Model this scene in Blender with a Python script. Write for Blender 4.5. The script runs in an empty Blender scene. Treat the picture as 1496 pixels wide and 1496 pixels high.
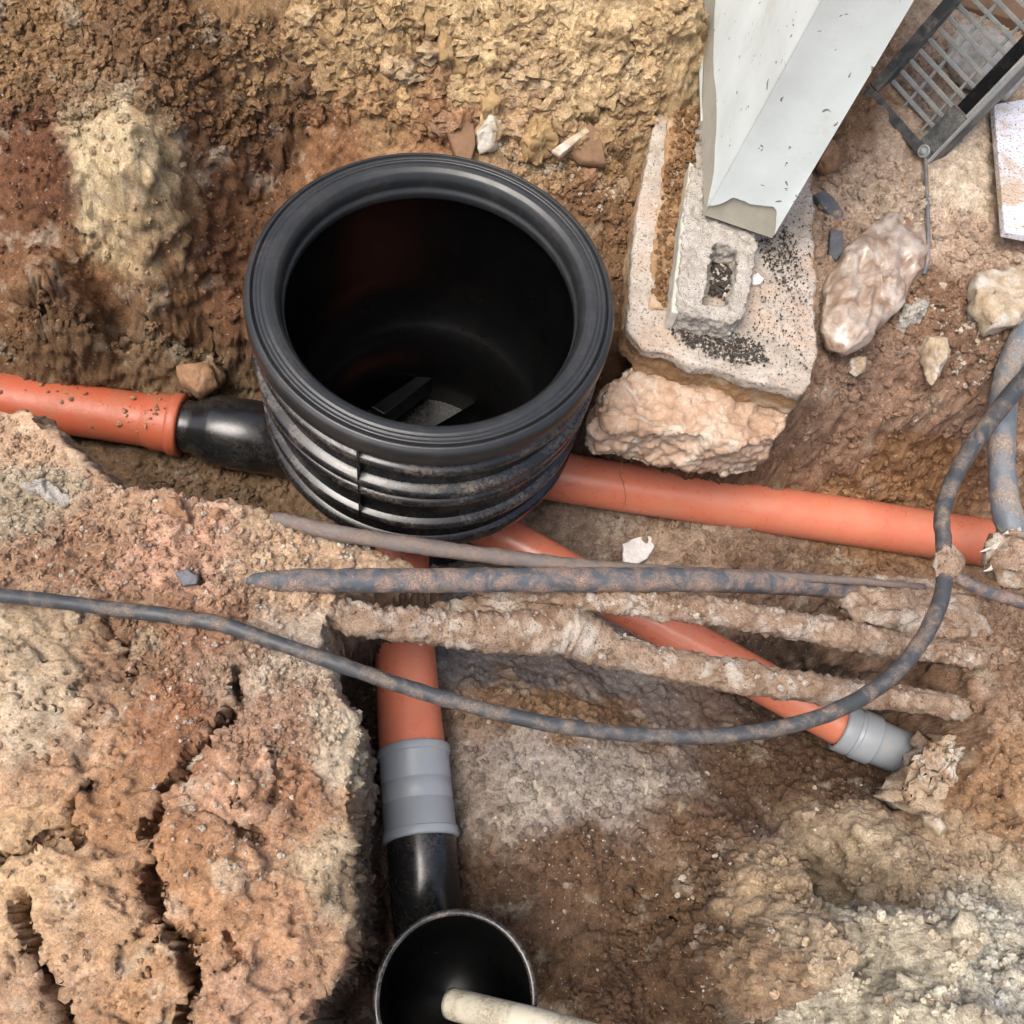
import bpy, bmesh, math, random
import numpy as np
from mathutils import Matrix, Vector

random.seed(7)
rng = np.random.default_rng(11)
sc = bpy.context.scene
COL = sc.collection

# ------------------------------------------------------------------ camera
FPX, HALF = 1450.0, 748.0
PITCH, ROLL, CAMZ = math.radians(64), math.radians(16), 1.84
_f = np.array([0, math.cos(PITCH), -math.sin(PITCH)])
_u0 = np.array([0, math.sin(PITCH), math.cos(PITCH)])
_r0 = np.array([1.0, 0, 0])
_r = _r0 * math.cos(ROLL) + _u0 * math.sin(ROLL)
_u = _u0 * math.cos(ROLL) - _r0 * math.sin(ROLL)
CAM = np.array([0, 0, CAMZ])
cd = bpy.data.cameras.new("camera")
cam = bpy.data.objects.new("camera", cd)
COL.objects.link(cam)
m = Matrix.Identity(4)
for i in range(3):
    m[i][0], m[i][1], m[i][2], m[i][3] = _r[i], _u[i], -_f[i], CAM[i]
cam.matrix_world = m
cd.sensor_width = 36.0
cd.lens = 36.0 * FPX / (2 * HALF)
cd.clip_start, cd.clip_end = 0.02, 500
sc.camera = cam

# ------------------------------------------------------------------ light
SUN_EL, SUN_AZ = math.radians(66), math.radians(222)      # azimuth clockwise from +y
world = bpy.data.worlds.new("World")
sc.world = world
world.use_nodes = True
wn = world.node_tree
bg = wn.nodes["Background"]
sky = wn.nodes.new("ShaderNodeTexSky")
sky.sky_type = 'NISHITA'
sky.sun_disc = False
sky.sun_elevation = SUN_EL
sky.sun_rotation = SUN_AZ
sky.air_density, sky.dust_density, sky.ozone_density = 1.0, 7.0, 1.0
wn.links.new(sky.outputs[0], bg.inputs[0])
bg.inputs[1].default_value = 0.14
sd = bpy.data.lights.new("sun", 'SUN')
sd.energy = 1.4
sd.angle = math.radians(30)
sd.color = (1.0, 0.985, 0.95)
sun = bpy.data.objects.new("sun", sd)
COL.objects.link(sun)
_sdir = Vector((math.sin(SUN_AZ) * math.cos(SUN_EL), math.cos(SUN_AZ) * math.cos(SUN_EL), math.sin(SUN_EL)))
sun.rotation_euler = _sdir.to_track_quat('Z', 'Y').to_euler()
sun.location = (0, 0, 5)
sc.view_settings.view_transform = 'Standard'
sc.view_settings.look = 'None'
sc.view_settings.exposure = 0.72
sc.view_settings.gamma = 1.0
sc.cycles.use_adaptive_sampling = True
sc.cycles.adaptive_threshold = 0.03
sc.cycles.max_bounces = 6
sc.cycles.diffuse_bounces = 3
sc.cycles.glossy_bounces = 3

# ------------------------------------------------------------------ geometry helpers
def at(x, y, z):
    """world point at height z along the sight line of a photograph pixel"""
    d = _f + _r * (x - HALF) / FPX - _u * (y - HALF) / FPX
    return CAM + d * (z - CAMZ) / d[2]

def depth(p):
    return float((np.asarray(p) - CAM) @ _f)

def lin(c):
    c = np.asarray(c, float) / 255.0
    return np.where(c <= 0.04045, c / 12.92, ((c + 0.055) / 1.055) ** 2.4)

_perm = rng.permutation(256).astype(np.int32)
_perm = np.concatenate([_perm, _perm, _perm])
_g = rng.normal(size=(256, 3)).astype(np.float32)
_g /= np.linalg.norm(_g, axis=1, keepdims=True)
_jit = rng.random((256, 3)).astype(np.float32)

def _hash(i, j, k):
    return _perm[_perm[_perm[i & 255] + (j & 255)] + (k & 255)]

def pnoise(P):
    P = np.asarray(P, np.float32)
    I = np.floor(P).astype(np.int32)
    F = P - I
    W = F * F * F * (F * (F * 6 - 15) + 10)
    out = np.zeros(len(P), np.float32)
    for a in (0, 1):
        wa = W[:, 0] if a else 1 - W[:, 0]
        for b in (0, 1):
            wb = wa * (W[:, 1] if b else 1 - W[:, 1])
            for c in (0, 1):
                w = wb * (W[:, 2] if c else 1 - W[:, 2])
                g = _g[_hash(I[:, 0] + a, I[:, 1] + b, I[:, 2] + c)]
                out += w * (g[:, 0] * (F[:, 0] - a) + g[:, 1] * (F[:, 1] - b) + g[:, 2] * (F[:, 2] - c))
    return out * 1.6

def fbm(P, octv=4, gain=0.5, lac=2.03):
    P = np.asarray(P, np.float32)
    s, a = 0, 1.0
    for o in range(octv):
        s = s + a * pnoise(P + 17.3 * o)
        P = P * lac
        a *= gain
    return s

def worley(P):
    P = np.asarray(P, np.float32)
    I = np.floor(P).astype(np.int32)
    F = P - I
    f1 = np.full(len(P), 9, np.float32)
    f2 = f1.copy()
    cid = np.zeros(len(P), np.int32)
    for a in (-1, 0, 1):
        for b in (-1, 0, 1):
            for c in (-1, 0, 1):
                h = _hash(I[:, 0] + a, I[:, 1] + b, I[:, 2] + c)
                j = _jit[h]
                d = (j[:, 0] + a - F[:, 0]) ** 2 + (j[:, 1] + b - F[:, 1]) ** 2 + (j[:, 2] + c - F[:, 2]) ** 2
                n = d < f1
                f2 = np.where(n, f1, np.minimum(f2, d))
                cid = np.where(n, h, cid)
                f1 = np.where(n, d, f1)
    return np.sqrt(f1), np.sqrt(f2), cid

def sstep(a, b, x):
    t = np.clip((x - a) / (b - a), 0, 1)
    return t * t * (3 - 2 * t)

def catmull(pts, n):
    pts = np.asarray(pts, float)
    if len(pts) == 2:
        t = np.linspace(0, 1, n)[:, None]
        return pts[0] * (1 - t) + pts[1] * t
    P = np.vstack([2 * pts[0] - pts[1], pts, 2 * pts[-1] - pts[-2]])
    seg = len(pts) - 1
    out = []
    for q in np.linspace(0, seg - 1e-9, n):
        i = int(q)
        t = q - i
        a, b, c, d = P[i], P[i + 1], P[i + 2], P[i + 3]
        out.append(0.5 * ((2 * b) + (c - a) * t + (2 * a - 5 * b + 4 * c - d) * t * t + (3 * b - a - 3 * c + d) * t ** 3))
    return np.array(out)

# ------------------------------------------------------------------ object helpers
def tag(o, label=None, cat=None, group=None, kind=None):
    if label: o["label"] = label
    if cat: o["category"] = cat
    if group: o["group"] = group
    if kind: o["kind"] = kind
    return o

def thing(name, label, cat, loc, group=None):
    o = bpy.data.objects.new(name, None)
    o.empty_display_size = 0.05
    COL.objects.link(o)
    o.location = Vector([float(v) for v in loc])
    return tag(o, label, cat, group)

_origin = {}
def obj(name, V, F, mat, parent=None, smooth=True):
    """mesh object from world-space vertices; its origin goes to its own base or to its thing's"""
    V = np.asarray(V, float)
    if parent is None:
        o0 = np.array([V[:, 0].mean(), V[:, 1].mean(), V[:, 2].min()])
    else:
        o0 = _origin.get(parent.name, np.array(parent.location))
    me = bpy.data.meshes.new(name)
    me.from_pydata((V - o0).tolist(), [], [list(map(int, f)) for f in F])
    me.materials.append(mat)
    if smooth:
        me.polygons.foreach_set("use_smooth", [True] * len(me.polygons))
    me.update()
    o = bpy.data.objects.new(name, me)
    COL.objects.link(o)
    if parent is None:
        o.location = o0
    else:
        o.parent = parent
    _origin[o.name] = o0
    return o

def join(parts):
    V, F, n = [], [], 0
    for v, f in parts:
        v = np.asarray(v, float)
        V.append(v)
        F += [[i + n for i in q] for q in f]
        n += len(v)
    return np.vstack(V), F

def tube(path, rad, seg=24, cap=True, rough=None):
    """swept tube; rough(P, s) gives a radial offset"""
    path = np.asarray(path, float)
    n = len(path)
    rad = np.broadcast_to(np.asarray(rad, float), (n,))
    T = np.gradient(path, axis=0)
    T /= np.linalg.norm(T, axis=1, keepdims=True)
    N = np.cross(T[0], [0, 0, 1.0])
    if np.linalg.norm(N) < 1e-3: N = np.cross(T[0], [1.0, 0, 0])
    N /= np.linalg.norm(N)
    a = np.linspace(0, 2 * np.pi, seg, endpoint=False)
    V = np.zeros((n, seg, 3))
    for i in range(n):
        N = N - T[i] * (N @ T[i])
        N /= np.linalg.norm(N)
        B = np.cross(T[i], N)
        D = np.cos(a)[:, None] * N + np.sin(a)[:, None] * B
        P = path[i] + D * rad[i]
        if rough is not None:
            P = P + D * rough(P, D)[:, None]
        V[i] = P
    F = []
    for i in range(n - 1):
        for j in range(seg):
            k = (j + 1) % seg
            F.append((i * seg + j, i * seg + k, (i + 1) * seg + k, (i + 1) * seg + j))
    V = V.reshape(-1, 3)
    if cap:
        F.append(tuple(range(seg))[::-1] if False else tuple(reversed(range(seg))))
        F.append(tuple((n - 1) * seg + j for j in range(seg)))
    return V, F

def lathe(profile, origin, axis=(0, 0, 1), seg=64, close=False):
    """profile of (radius, distance along the axis)"""
    A = np.asarray(axis, float); A /= np.linalg.norm(A)
    X = np.cross(A, [0, 0, 1.0]) if abs(A[2]) < 0.95 else np.array([1.0, 0, 0])
    X = X - A * (X @ A); X /= np.linalg.norm(X)
    Y = np.cross(A, X)
    a = np.linspace(0, 2 * np.pi, seg, endpoint=False)
    ring = np.cos(a)[:, None] * X + np.sin(a)[:, None] * Y
    V = np.vstack([np.asarray(origin) + A * t + ring * r for r, t in profile])
    n = len(profile)
    F = []
    for i in range(n if close else n - 1):
        ii = (i + 1) % n
        for j in range(seg):
            k = (j + 1) % seg
            F.append((i * seg + j, i * seg + k, ii * seg + k, ii * seg + j))
    return V, F

def resample(poly, n):
    poly = np.asarray(poly, float)
    P = np.vstack([poly, poly[:1]])
    s = np.concatenate([[0], np.cumsum(np.linalg.norm(np.diff(P, axis=0), axis=1))])
    t = np.linspace(0, s[-1], n, endpoint=False)
    return np.stack([np.interp(t, s, P[:, k]) for k in range(P.shape[1])], 1)

def lump_mesh(outline, h, dn, p=2.2, amp=0.004, freq=40, nang=56, rings=12, seed=0, tilt=(0, 0), fold=0.0, facets=0):
    """closed stone-like body: world outline (N,3), crown height h, depth dn below it"""
    O = resample(outline, nang)
    c = O.mean(0)
    V = [c + [0, 0, h]]
    S = [(np.sin(math.pi / 2 * k / rings), 1) for k in range(1, rings + 1)]
    S += [(np.sin(math.pi / 2 * k / 6), -1) for k in range(5, 0, -1)]
    for s, sg in S:
        R = c + (O - c) * s
        zz = (1 - s ** p) ** (1 / p) if s < 1 else 0
        R[:, 2] += zz * (h if sg > 0 else -dn)
        V.append(R)
    V = np.vstack([V[0][None]] + V[1:] + [(c - [0, 0, dn])[None]])
    V[:, 2] += tilt[0] * (V[:, 0] - c[0]) + tilt[1] * (V[:, 1] - c[1])
    if facets:
        rr = random.Random(seed)
        ext = (O - c)[:, :2]
        for _ in range(facets):
            n_ = np.array([rr.gauss(0, 1), rr.gauss(0, 1), abs(rr.gauss(.5, .5)) + .15]); n_ /= np.linalg.norm(n_)
            e = (V - c) @ n_
            cut = e.max() * rr.uniform(.62, .85)
            V = V - np.outer(np.maximum(e - cut, 0) * .92, n_)
    Q = V * freq + seed * 7.7
    off = np.stack([fbm(Q + 31 * k, 4) for k in range(3)], 1)
    f1, f2, _ = worley(V * freq * 0.6 + seed)
    V = V + amp * off
    V[:, 2] += amp * 1.2 * (0.5 - f1)
    if fold:
        w = fbm(V * np.array([17, 9, 12]) + seed, 3)
        V[:, 2] += fold * (1 - np.abs(w) * 2.2)
    m = len(S)
    F = [(0, 1 + j, 1 + (j + 1) % nang) for j in range(nang)]
    for i in range(m - 1):
        for j in range(nang):
            k = (j + 1) % nang
            F.append((1 + i * nang + j, 1 + (i + 1) * nang + j, 1 + (i + 1) * nang + k, 1 + i * nang + k))
    b = 1 + m * nang
    F += [(b, 1 + (m - 1) * nang + (j + 1) % nang, 1 + (m - 1) * nang + j) for j in range(nang)]
    return V, F

def box(p0, ax, ay, az):
    """box from a corner and three edge vectors"""
    p0, ax, ay, az = (np.asarray(v, float) for v in (p0, ax, ay, az))
    V = [p0 + i * ax + j * ay + k * az for k in (0, 1) for j in (0, 1) for i in (0, 1)]
    F = [(0, 2, 3, 1), (4, 5, 7, 6), (0, 1, 5, 4), (2, 6, 7, 3), (0, 4, 6, 2), (1, 3, 7, 5)]
    return np.array(V), F

def bevel(o, w=0.003, seg=2):
    md = o.modifiers.new("bevel", 'BEVEL')
    md.width, md.segments, md.limit_method = w, seg, 'ANGLE'
    return o

_tex = {}
def clouds(size, kind='CLOUDS'):
    k = (size, kind)
    if k not in _tex:
        t = bpy.data.textures.new(f"clouds_{kind}_{size}", kind)
        if kind == 'CLOUDS':
            t.noise_scale, t.noise_depth = size, 3
        else:
            t.noise_scale = size
            t.noise_intensity = 1.2
        _tex[k] = t
    return _tex[k]

def roughen(o, voxel, disps):
    r = o.modifiers.new("remesh", 'REMESH')
    r.mode, r.voxel_size, r.use_smooth_shade = 'VOXEL', voxel, True
    for size, st in disps:
        d = o.modifiers.new("relief", 'DISPLACE')
        d.texture, d.strength, d.mid_level, d.texture_coords = clouds(size), st, 0.5, 'GLOBAL'
    return o

# ------------------------------------------------------------------ materials
def newmat(name):
    mt = bpy.data.materials.new(name)
    mt.use_nodes = True
    nt = mt.node_tree
    return mt, nt, nt.nodes["Principled BSDF"], nt.links

def nz(nt, scale, detail=4, rough=0.6, coord='Object', dist=0.0):
    tc = nt.nodes.new("ShaderNodeTexCoord")
    n = nt.nodes.new("ShaderNodeTexNoise")
    n.inputs["Scale"].default_value = scale
    n.inputs["Detail"].default_value = detail
    n.inputs["Roughness"].default_value = rough
    n.inputs["Distortion"].default_value = dist
    if coord == 'World':
        g = nt.nodes.new("ShaderNodeNewGeometry")
        nt.links.new(g.outputs["Position"], n.inputs["Vector"])
    else:
        nt.links.new(tc.outputs[coord], n.inputs["Vector"])
    return n.outputs["Fac"]

def ramp(nt, src, a, b, ca=(0, 0, 0, 1), cb=(1, 1, 1, 1)):
    r = nt.nodes.new("ShaderNodeValToRGB")
    r.color_ramp.elements[0].position, r.color_ramp.elements[0].color = a, ca
    r.color_ramp.elements[1].position, r.color_ramp.elements[1].color = b, cb
    nt.links.new(src, r.inputs[0])
    return r.outputs[0]

def mix(nt, fac, a, b, blend='MIX'):
    n = nt.nodes.new("ShaderNodeMix")
    n.data_type, n.blend_type = 'RGBA', blend
    for s, v in ((n.inputs[0], fac), (n.inputs[6], a), (n.inputs[7], b)):
        if isinstance(v, bpy.types.NodeSocket): nt.links.new(v, s)
        elif isinstance(v, (int, float)): s.default_value = v
        else: s.default_value = (*v, 1) if len(v) == 3 else v
    return n.outputs[2]

def mathn(nt, op, a, b=0.0):
    n = nt.nodes.new("ShaderNodeMath")
    n.operation = op
    for s, v in ((n.inputs[0], a), (n.inputs[1], b)):
        if isinstance(v, bpy.types.NodeSocket): nt.links.new(v, s)
        else: s.default_value = v
    return n.outputs[0]

def bump(nt, bsdf, src, strength, dist, prev=None):
    b = nt.nodes.new("ShaderNodeBump")
    b.inputs["Strength"].default_value = strength
    b.inputs["Distance"].default_value = dist
    nt.links.new(src, b.inputs["Height"])
    if prev is not None: nt.links.new(prev, b.inputs["Normal"])
    nt.links.new(b.outputs[0], bsdf.inputs["Normal"])
    return b.outputs[0]

def dirty(name, base, dirt, rough, lo, hi, scale=18, rdirt=0.9, bumpy=0.3, fine=None, spec=0.5, streak=None, mx=1.0):
    """a base material with patches of dried mud; lo..hi is the noise range over which the mud starts"""
    mt, nt, b, L = newmat(name)
    n1 = nz(nt, scale, 6, 0.68, 'World', 0.4)
    f = ramp(nt, n1, lo, hi)
    f2 = nz(nt, scale * 14, 3, 0.7, 'World')
    fac = mathn(nt, 'MULTIPLY', f, ramp(nt, f2, 0.3, 0.6))
    fac = mathn(nt, 'MULTIPLY', fac, mx)
    v = nz(nt, 9, 3, 0.6, 'World')
    c0 = mix(nt, v, tuple(np.array(base) * 0.8), tuple(np.minimum(np.array(base) * 1.2, 1)))
    d0 = mix(nt, f2, tuple(np.array(dirt) * 0.65), tuple(np.minimum(np.array(dirt) * 1.25, 1)))
    col = mix(nt, fac, c0, d0)
    if streak is not None:
        cn = nz(nt, 62, 1, 0.4, 'World', 1.2)
        col = mix(nt, ramp(nt, cn, 0.73, 0.745), col, streak)
    L.new(col, b.inputs["Base Color"])
    rr = mix(nt, fac, (rough,) * 3, (rdirt,) * 3)
    fr = nz(nt, 60, 4, 0.6, 'World')
    rr2 = mix(nt, 0.25, rr, fr)
    L.new(rr2, b.inputs["Roughness"])
    b.inputs["Specular IOR Level"].default_value = spec
    h = mathn(nt, 'ADD', mathn(nt, 'MULTIPLY', fac, 1.0), mathn(nt, 'MULTIPLY', f2, 0.35))
    bump(nt, b, h, bumpy, 0.003)
    return mt

def stone_mat(name, c1, c2, c3=None, scale=30, speck=None, rough=0.92, bs=0.5, lo=0.60, grain=(0.62, 1.3)):
    mt, nt, b, L = newmat(name)
    n1 = nz(nt, scale, 6, 0.7, 'World', 0.3)
    n2 = nz(nt, scale * 9, 4, 0.7, 'World')
    c = mix(nt, ramp(nt, n1, 0.35, 0.65), c1, c2)
    if c3 is not None:
        n3 = nz(nt, scale * 0.45, 5, 0.65, 'World', 0.5)
        c = mix(nt, ramp(nt, n3, 0.50, 0.60), c, c3)
    c = mix(nt, mathn(nt, 'MULTIPLY', ramp(nt, n2, 0.25, 0.75), 0.7), c, tuple(np.array(c1) * 0.55), 'MIX') if False else c
    g = mix(nt, n2, (grain[0],) * 3, (grain[1],) * 3)
    c = mix(nt, 1.0, c, g, 'MULTIPLY')
    if speck is not None:
        sp = nz(nt, scale * 12, 2, 0.5, 'World')
        c = mix(nt, mathn(nt, 'MULTIPLY', ramp(nt, sp, lo, lo + 0.04), 0.9), c, speck)
    L.new(c, b.inputs["Base Color"])
    b.inputs["Roughness"].default_value = rough
    b.inputs["Specular IOR Level"].default_value = 0.25
    if bs > 0:
        p = bump(nt, b, n1, 0.4, 0.006)
        bump(nt, b, n2, bs, 0.0025, p)
    return mt

def soil_mat():
    mt, nt, b, L = newmat("soil")
    at1 = nt.nodes.new("ShaderNodeAttribute"); at1.attribute_name = "soil"
    at2 = nt.nodes.new("ShaderNodeAttribute"); at2.attribute_name = "wet"
    at3 = nt.nodes.new("ShaderNodeAttribute"); at3.attribute_name = "crumb"
    n1 = nz(nt, 260, 4, 0.72, 'World')
    n2 = nz(nt, 46, 4, 0.68, 'World')
    n3 = nz(nt, 900, 2, 0.6, 'World')
    g1 = mix(nt, ramp(nt, n1, 0.28, 0.72), (0.55, 0.53, 0.51), (1.42, 1.42, 1.42))
    c = mix(nt, 1.0, at1.outputs["Color"], g1, 'MULTIPLY')
    g2 = mix(nt, ramp(nt, n2, 0.3, 0.7), (0.68, 0.64, 0.60), (1.28, 1.30, 1.32))
    c = mix(nt, 1.0, c, g2, 'MULTIPLY')
    pale = nz(nt, 150, 2, 0.5, 'World')
    c = mix(nt, mathn(nt, 'MULTIPLY', ramp(nt, pale, 0.66, 0.72), 0.55), c, (0.55, 0.50, 0.43))
    dk = nz(nt, 190, 2, 0.5, 'World', 0.5)
    c = mix(nt, mathn(nt, 'MULTIPLY', ramp(nt, dk, 0.66, 0.72), 0.6), c, (0.06, 0.045, 0.035))
    L.new(c, b.inputs["Base Color"])
    wet = at2.outputs["Fac"]
    r = mix(nt, wet, (0.95,) * 3, (0.12,) * 3)
    L.new(r, b.inputs["Roughness"])
    b.inputs["Specular IOR Level"].default_value = 0.3
    p = bump(nt, b, n2, 0.45, 0.008)
    p = bump(nt, b, n1, 0.9, 0.0055, p)
    L.new(mathn(nt, 'ADD', mathn(nt, 'MULTIPLY', at3.outputs["Fac"], 0.7), 0.3), p.node.inputs["Strength"])
    bump(nt, b, n3, 0.7, 0.0018, p)
    return mt

def plastic_black(name, rings=False, dust=0.35, base=0.011, matt=0.0):
    mt, nt, b, L = newmat(name)
    n1 = nz(nt, 14, 6, 0.7, 'World', 0.6)
    n2 = nz(nt, 160, 4, 0.7, 'World')
    f = mathn(nt, 'MULTIPLY', ramp(nt, n1, 0.46, 0.72), ramp(nt, n2, 0.4, 0.62))
    f = mathn(nt, 'MULTIPLY', f, dust)
    c = mix(nt, f, (base, base * 1.08, base * 1.16), (0.22, 0.18, 0.14))
    L.new(c, b.inputs["Base Color"])
    n4 = nz(nt, 26, 4, 0.6, 'World')
    r = mix(nt, n4, (0.14 + matt,) * 3, (0.36 + matt,) * 3)
    r = mix(nt, f, r, (0.9,) * 3)
    L.new(r, b.inputs["Roughness"])
    b.inputs["Specular IOR Level"].default_value = 0.22 if base < 0.003 else 0.6
    p = bump(nt, b, n2, 0.12, 0.001)
    if rings:
        tc = nt.nodes.new("ShaderNodeTexCoord")
        w = nt.nodes.new("ShaderNodeTexWave")
        w.wave_type, w.rings_direction = 'RINGS', 'Z'
        w.inputs["Scale"].default_value = 42
        w.inputs["Distortion"].default_value = 0.6
        w.inputs["Detail"].default_value = 2
        L.new(tc.outputs["Object"], w.inputs["Vector"])
        bump(nt, b, w.outputs["Fac"], 0.22, 0.0015, p)
    return mt

MUD = tuple(lin((178, 132, 100)))
MUDG = tuple(lin((160, 140, 122)))
M = dict(
    soil=soil_mat(),
    black=plastic_black("black_plastic", False, 0.22, 0.008),
    black_dusty=plastic_black("black_plastic_dusty", False, 0.95),
    black_ring=plastic_black("black_plastic_turned", True, 0.16, 0.014, 0.14),
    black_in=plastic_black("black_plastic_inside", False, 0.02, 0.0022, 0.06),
    orange=dirty("orange_pipe_plastic", lin((198, 116, 90)), lin((190, 150, 124)), 0.22, 0.45, 0.85, 16, bumpy=0.12, mx=0.6),
    orange_l=dirty("orange_pipe_plastic_soiled", lin((172, 86, 60)), lin((138, 104, 76)), 0.36, 0.40, 0.75, 14, bumpy=0.25, mx=0.75),
    grey=dirty("grey_plastic", lin((142, 148, 154)), lin((165, 150, 130)), 0.42, 0.58, 0.7, 20, bumpy=0.12, mx=0.7),
    cable=dirty("black_cable_sheath", lin((58, 61, 64)), lin((162, 138, 116)), 0.45, 0.46, 0.72, 30, bumpy=0.4, mx=0.85),
    cable_m=dirty("muddy_cable_sheath", lin((74, 80, 86)), lin((186, 152, 128)), 0.5, 0.42, 0.66, 30, bumpy=0.6),
    conduit=dirty("blue_grey_conduit", lin((96, 104, 112)), MUDG, 0.5, 0.47, 0.60, 18, bumpy=0.5),
    rod=dirty("rusty_grey_rod", lin((104, 96, 92)), lin((140, 120, 104)), 0.7, 0.45, 0.62, 34, bumpy=0.5),
    crust=stone_mat("dried_mud_crust", lin((166, 146, 128)), lin((122, 98, 78)), lin((178, 168, 156)), 34, speck=tuple(lin((90, 62, 46))), bs=0.9),
    crustpale=stone_mat("pale_mortar_and_mud", lin((190, 174, 152)), lin((140, 112, 86)), lin((198, 192, 180)), 40, speck=tuple(lin((100, 78, 58))), bs=0.9),
    concrete=stone_mat("old_concrete", lin((184, 175, 164)), lin((154, 143, 130)), lin((172, 154, 138)), 18, speck=tuple(lin((104, 96, 88)))),
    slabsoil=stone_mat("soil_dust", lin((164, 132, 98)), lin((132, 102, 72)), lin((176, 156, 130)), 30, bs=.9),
    mortar=stone_mat("crumbly_mortar", lin((196, 170, 148)), lin((162, 132, 108)), lin((200, 184, 166)), 26, bs=0.9),
    block=stone_mat("hollow_block_concrete", lin((190, 184, 174)), lin((160, 152, 142)), None, 40, speck=tuple(lin((70, 66, 62))), bs=1.0),
    plaster=stone_mat("worn_plaster", lin((188, 187, 178)), lin((168, 164, 152)), lin((180, 168, 146)), 10, bs=0.25),
    paint=dirty("white_wall_paint", lin((212, 221, 220)), lin((168, 160, 142)), 0.5, 0.50, 0.85, 7, bumpy=0.05, mx=0.6, streak=tuple(lin((120, 118, 108)))),
    bare=stone_mat("bare_grey_render", lin((166, 162, 148)), lin((152, 148, 134)), None, 12, bs=0, grain=(0.85, 1.1)),
    gravel=stone_mat("grey_gravel", lin((96, 92, 88)), lin((140, 134, 128)), None, 90),
    white=stone_mat("white_plaster_shard", lin((228, 226, 224)), lin((208, 204, 200)), None, 20, bs=0.3),
    slate=stone_mat("slate_grey_shard", lin((88, 92, 100)), lin((112, 112, 116)), None, 20, bs=0.3),
    tilesh=stone_mat("brown_tile_shard", lin((128, 100, 78)), lin((110, 88, 68)), None, 14, bs=0.3),
    pale=stone_mat("pale_limestone", lin((194, 180, 158)), lin((160, 138, 112)), lin((196, 190, 180)), 34, bs=.9),
    tan=stone_mat("tan_stone", lin((166, 132, 104)), lin((136, 104, 78)), None, 40, bs=.9),
    clay=stone_mat("yellow_clod", lin((184, 156, 114)), lin((158, 128, 90)), None, 50, bs=1.0),
    frame=dirty("dark_crate_plastic", lin((70, 74, 76)), lin((160, 154, 142)), 0.5, 0.42, 0.66, 26, bumpy=0.25, mx=0.75),
    bar=dirty("dusty_crate_bars", lin((150, 156, 156)), lin((190, 184, 172)), 0.55, 0.42, 0.6, 40, bumpy=0.25),
    tile=stone_mat("white_tile", lin((226, 228, 234)), lin((214, 214, 220)), lin((196, 176, 156)), 18, rough=0.5, bs=0.15, speck=tuple(lin((120, 96, 80)))),
    dirtypipe=dirty("dirty_white_pipe", lin((196, 190, 172)), lin((140, 128, 104)), 0.5, 0.42, 0.6, 16, bumpy=0.3),
    root=stone_mat("dry_root", lin((150, 110, 76)), lin((120, 84, 56)), None, 60),
    film=stone_mat("torn_grey_plastic_film", lin((206, 200, 190)), lin((170, 160, 146)), None, 30, rough=0.35, bs=0.3),
)
def bag_mat():
    mt, nt, b, L = newmat("mud_filled_clear_bag")
    n1 = nz(nt, 22, 6, 0.65, 'World', 0.8)
    n2 = nz(nt, 200, 4, 0.7, 'World')
    c = mix(nt, ramp(nt, n1, 0.35, 0.62), lin((134, 106, 84)), lin((180, 168, 156)))
    c = mix(nt, 1.0, c, mix(nt, n2, (0.75,) * 3, (1.2,) * 3), 'MULTIPLY')
    L.new(c, b.inputs["Base Color"])
    L.new(mix(nt, ramp(nt, n1, 0.4, 0.6), (0.35,) * 3, (0.75,) * 3), b.inputs["Roughness"])
    b.inputs["Coat Weight"].default_value = 0.7
    b.inputs["Coat Roughness"].default_value = 0.14
    p = bump(nt, b, n1, 0.5, 0.012)
    bump(nt, b, n2, 0.3, 0.002, p)
    return mt
M['bag'] = bag_mat()

# ------------------------------------------------------------------ the ground
CH = at(633, 423, 0.58)                      # chamber axis
# height control points: photograph position and height (m) of the undisturbed upper surface ...
UP = """-150 -100 .55;0 0 .55;200 0 .58;400 0 .6;600 0 .62;800 0 .62;980 0 .58;100 150 .46;300 150 .45;450 150 .45;600 150 .48;800 150 .5;930 150 .48;
55 270 .35;20 220 .38;150 230 .43;220 310 .40;330 300 .30;430 250 .32;395 200 .35;100 400 .31;200 420 .29;300 420 .28;0 470 .16;150 465 .16;280 470 .15;345 440 .18;560 200 .45;
890 260 .41;905 400 .34;900 500 .32;950 100 .42;1000 40 .42;1020 -40 .43;1050 250 .36;1050 450 .35;1150 300 .36;1150 500 .35;
1240 200 .45;1300 300 .43;1400 300 .45;1480 200 .46;1496 0 .5;1300 0 .5;1250 450 .40;1400 450 .40;1496 450 .42;1220 560 .34;1300 570 .30;1420 580 .30;1250 615 .24;1400 615 .24;1050 590 .26;1000 615 .2;
1640 850 .24;1490 890 .15;1450 960 .21;1490 1050 .25;1450 1150 .22;1400 1200 .17;1496 1250 .25;1300 890 .14;1350 905 .15;1410 930 .18;1240 890 .12;1420 890 .16;
0 600 .36;100 690 .38;50 640 .39;200 730 .39;400 770 .38;470 790 .37;590 832 .34;0 800 .42;200 850 .42;400 880 .40;0 1000 .46;250 1000 .43;450 1000 .41;150 945 .41;0 1250 .48;250 1250 .46;480 1250 .43;0 1500 .5;250 1500 .48;430 1500 .44;-250 1000 .5;-250 1500 .5;-250 600 .36"""
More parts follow.
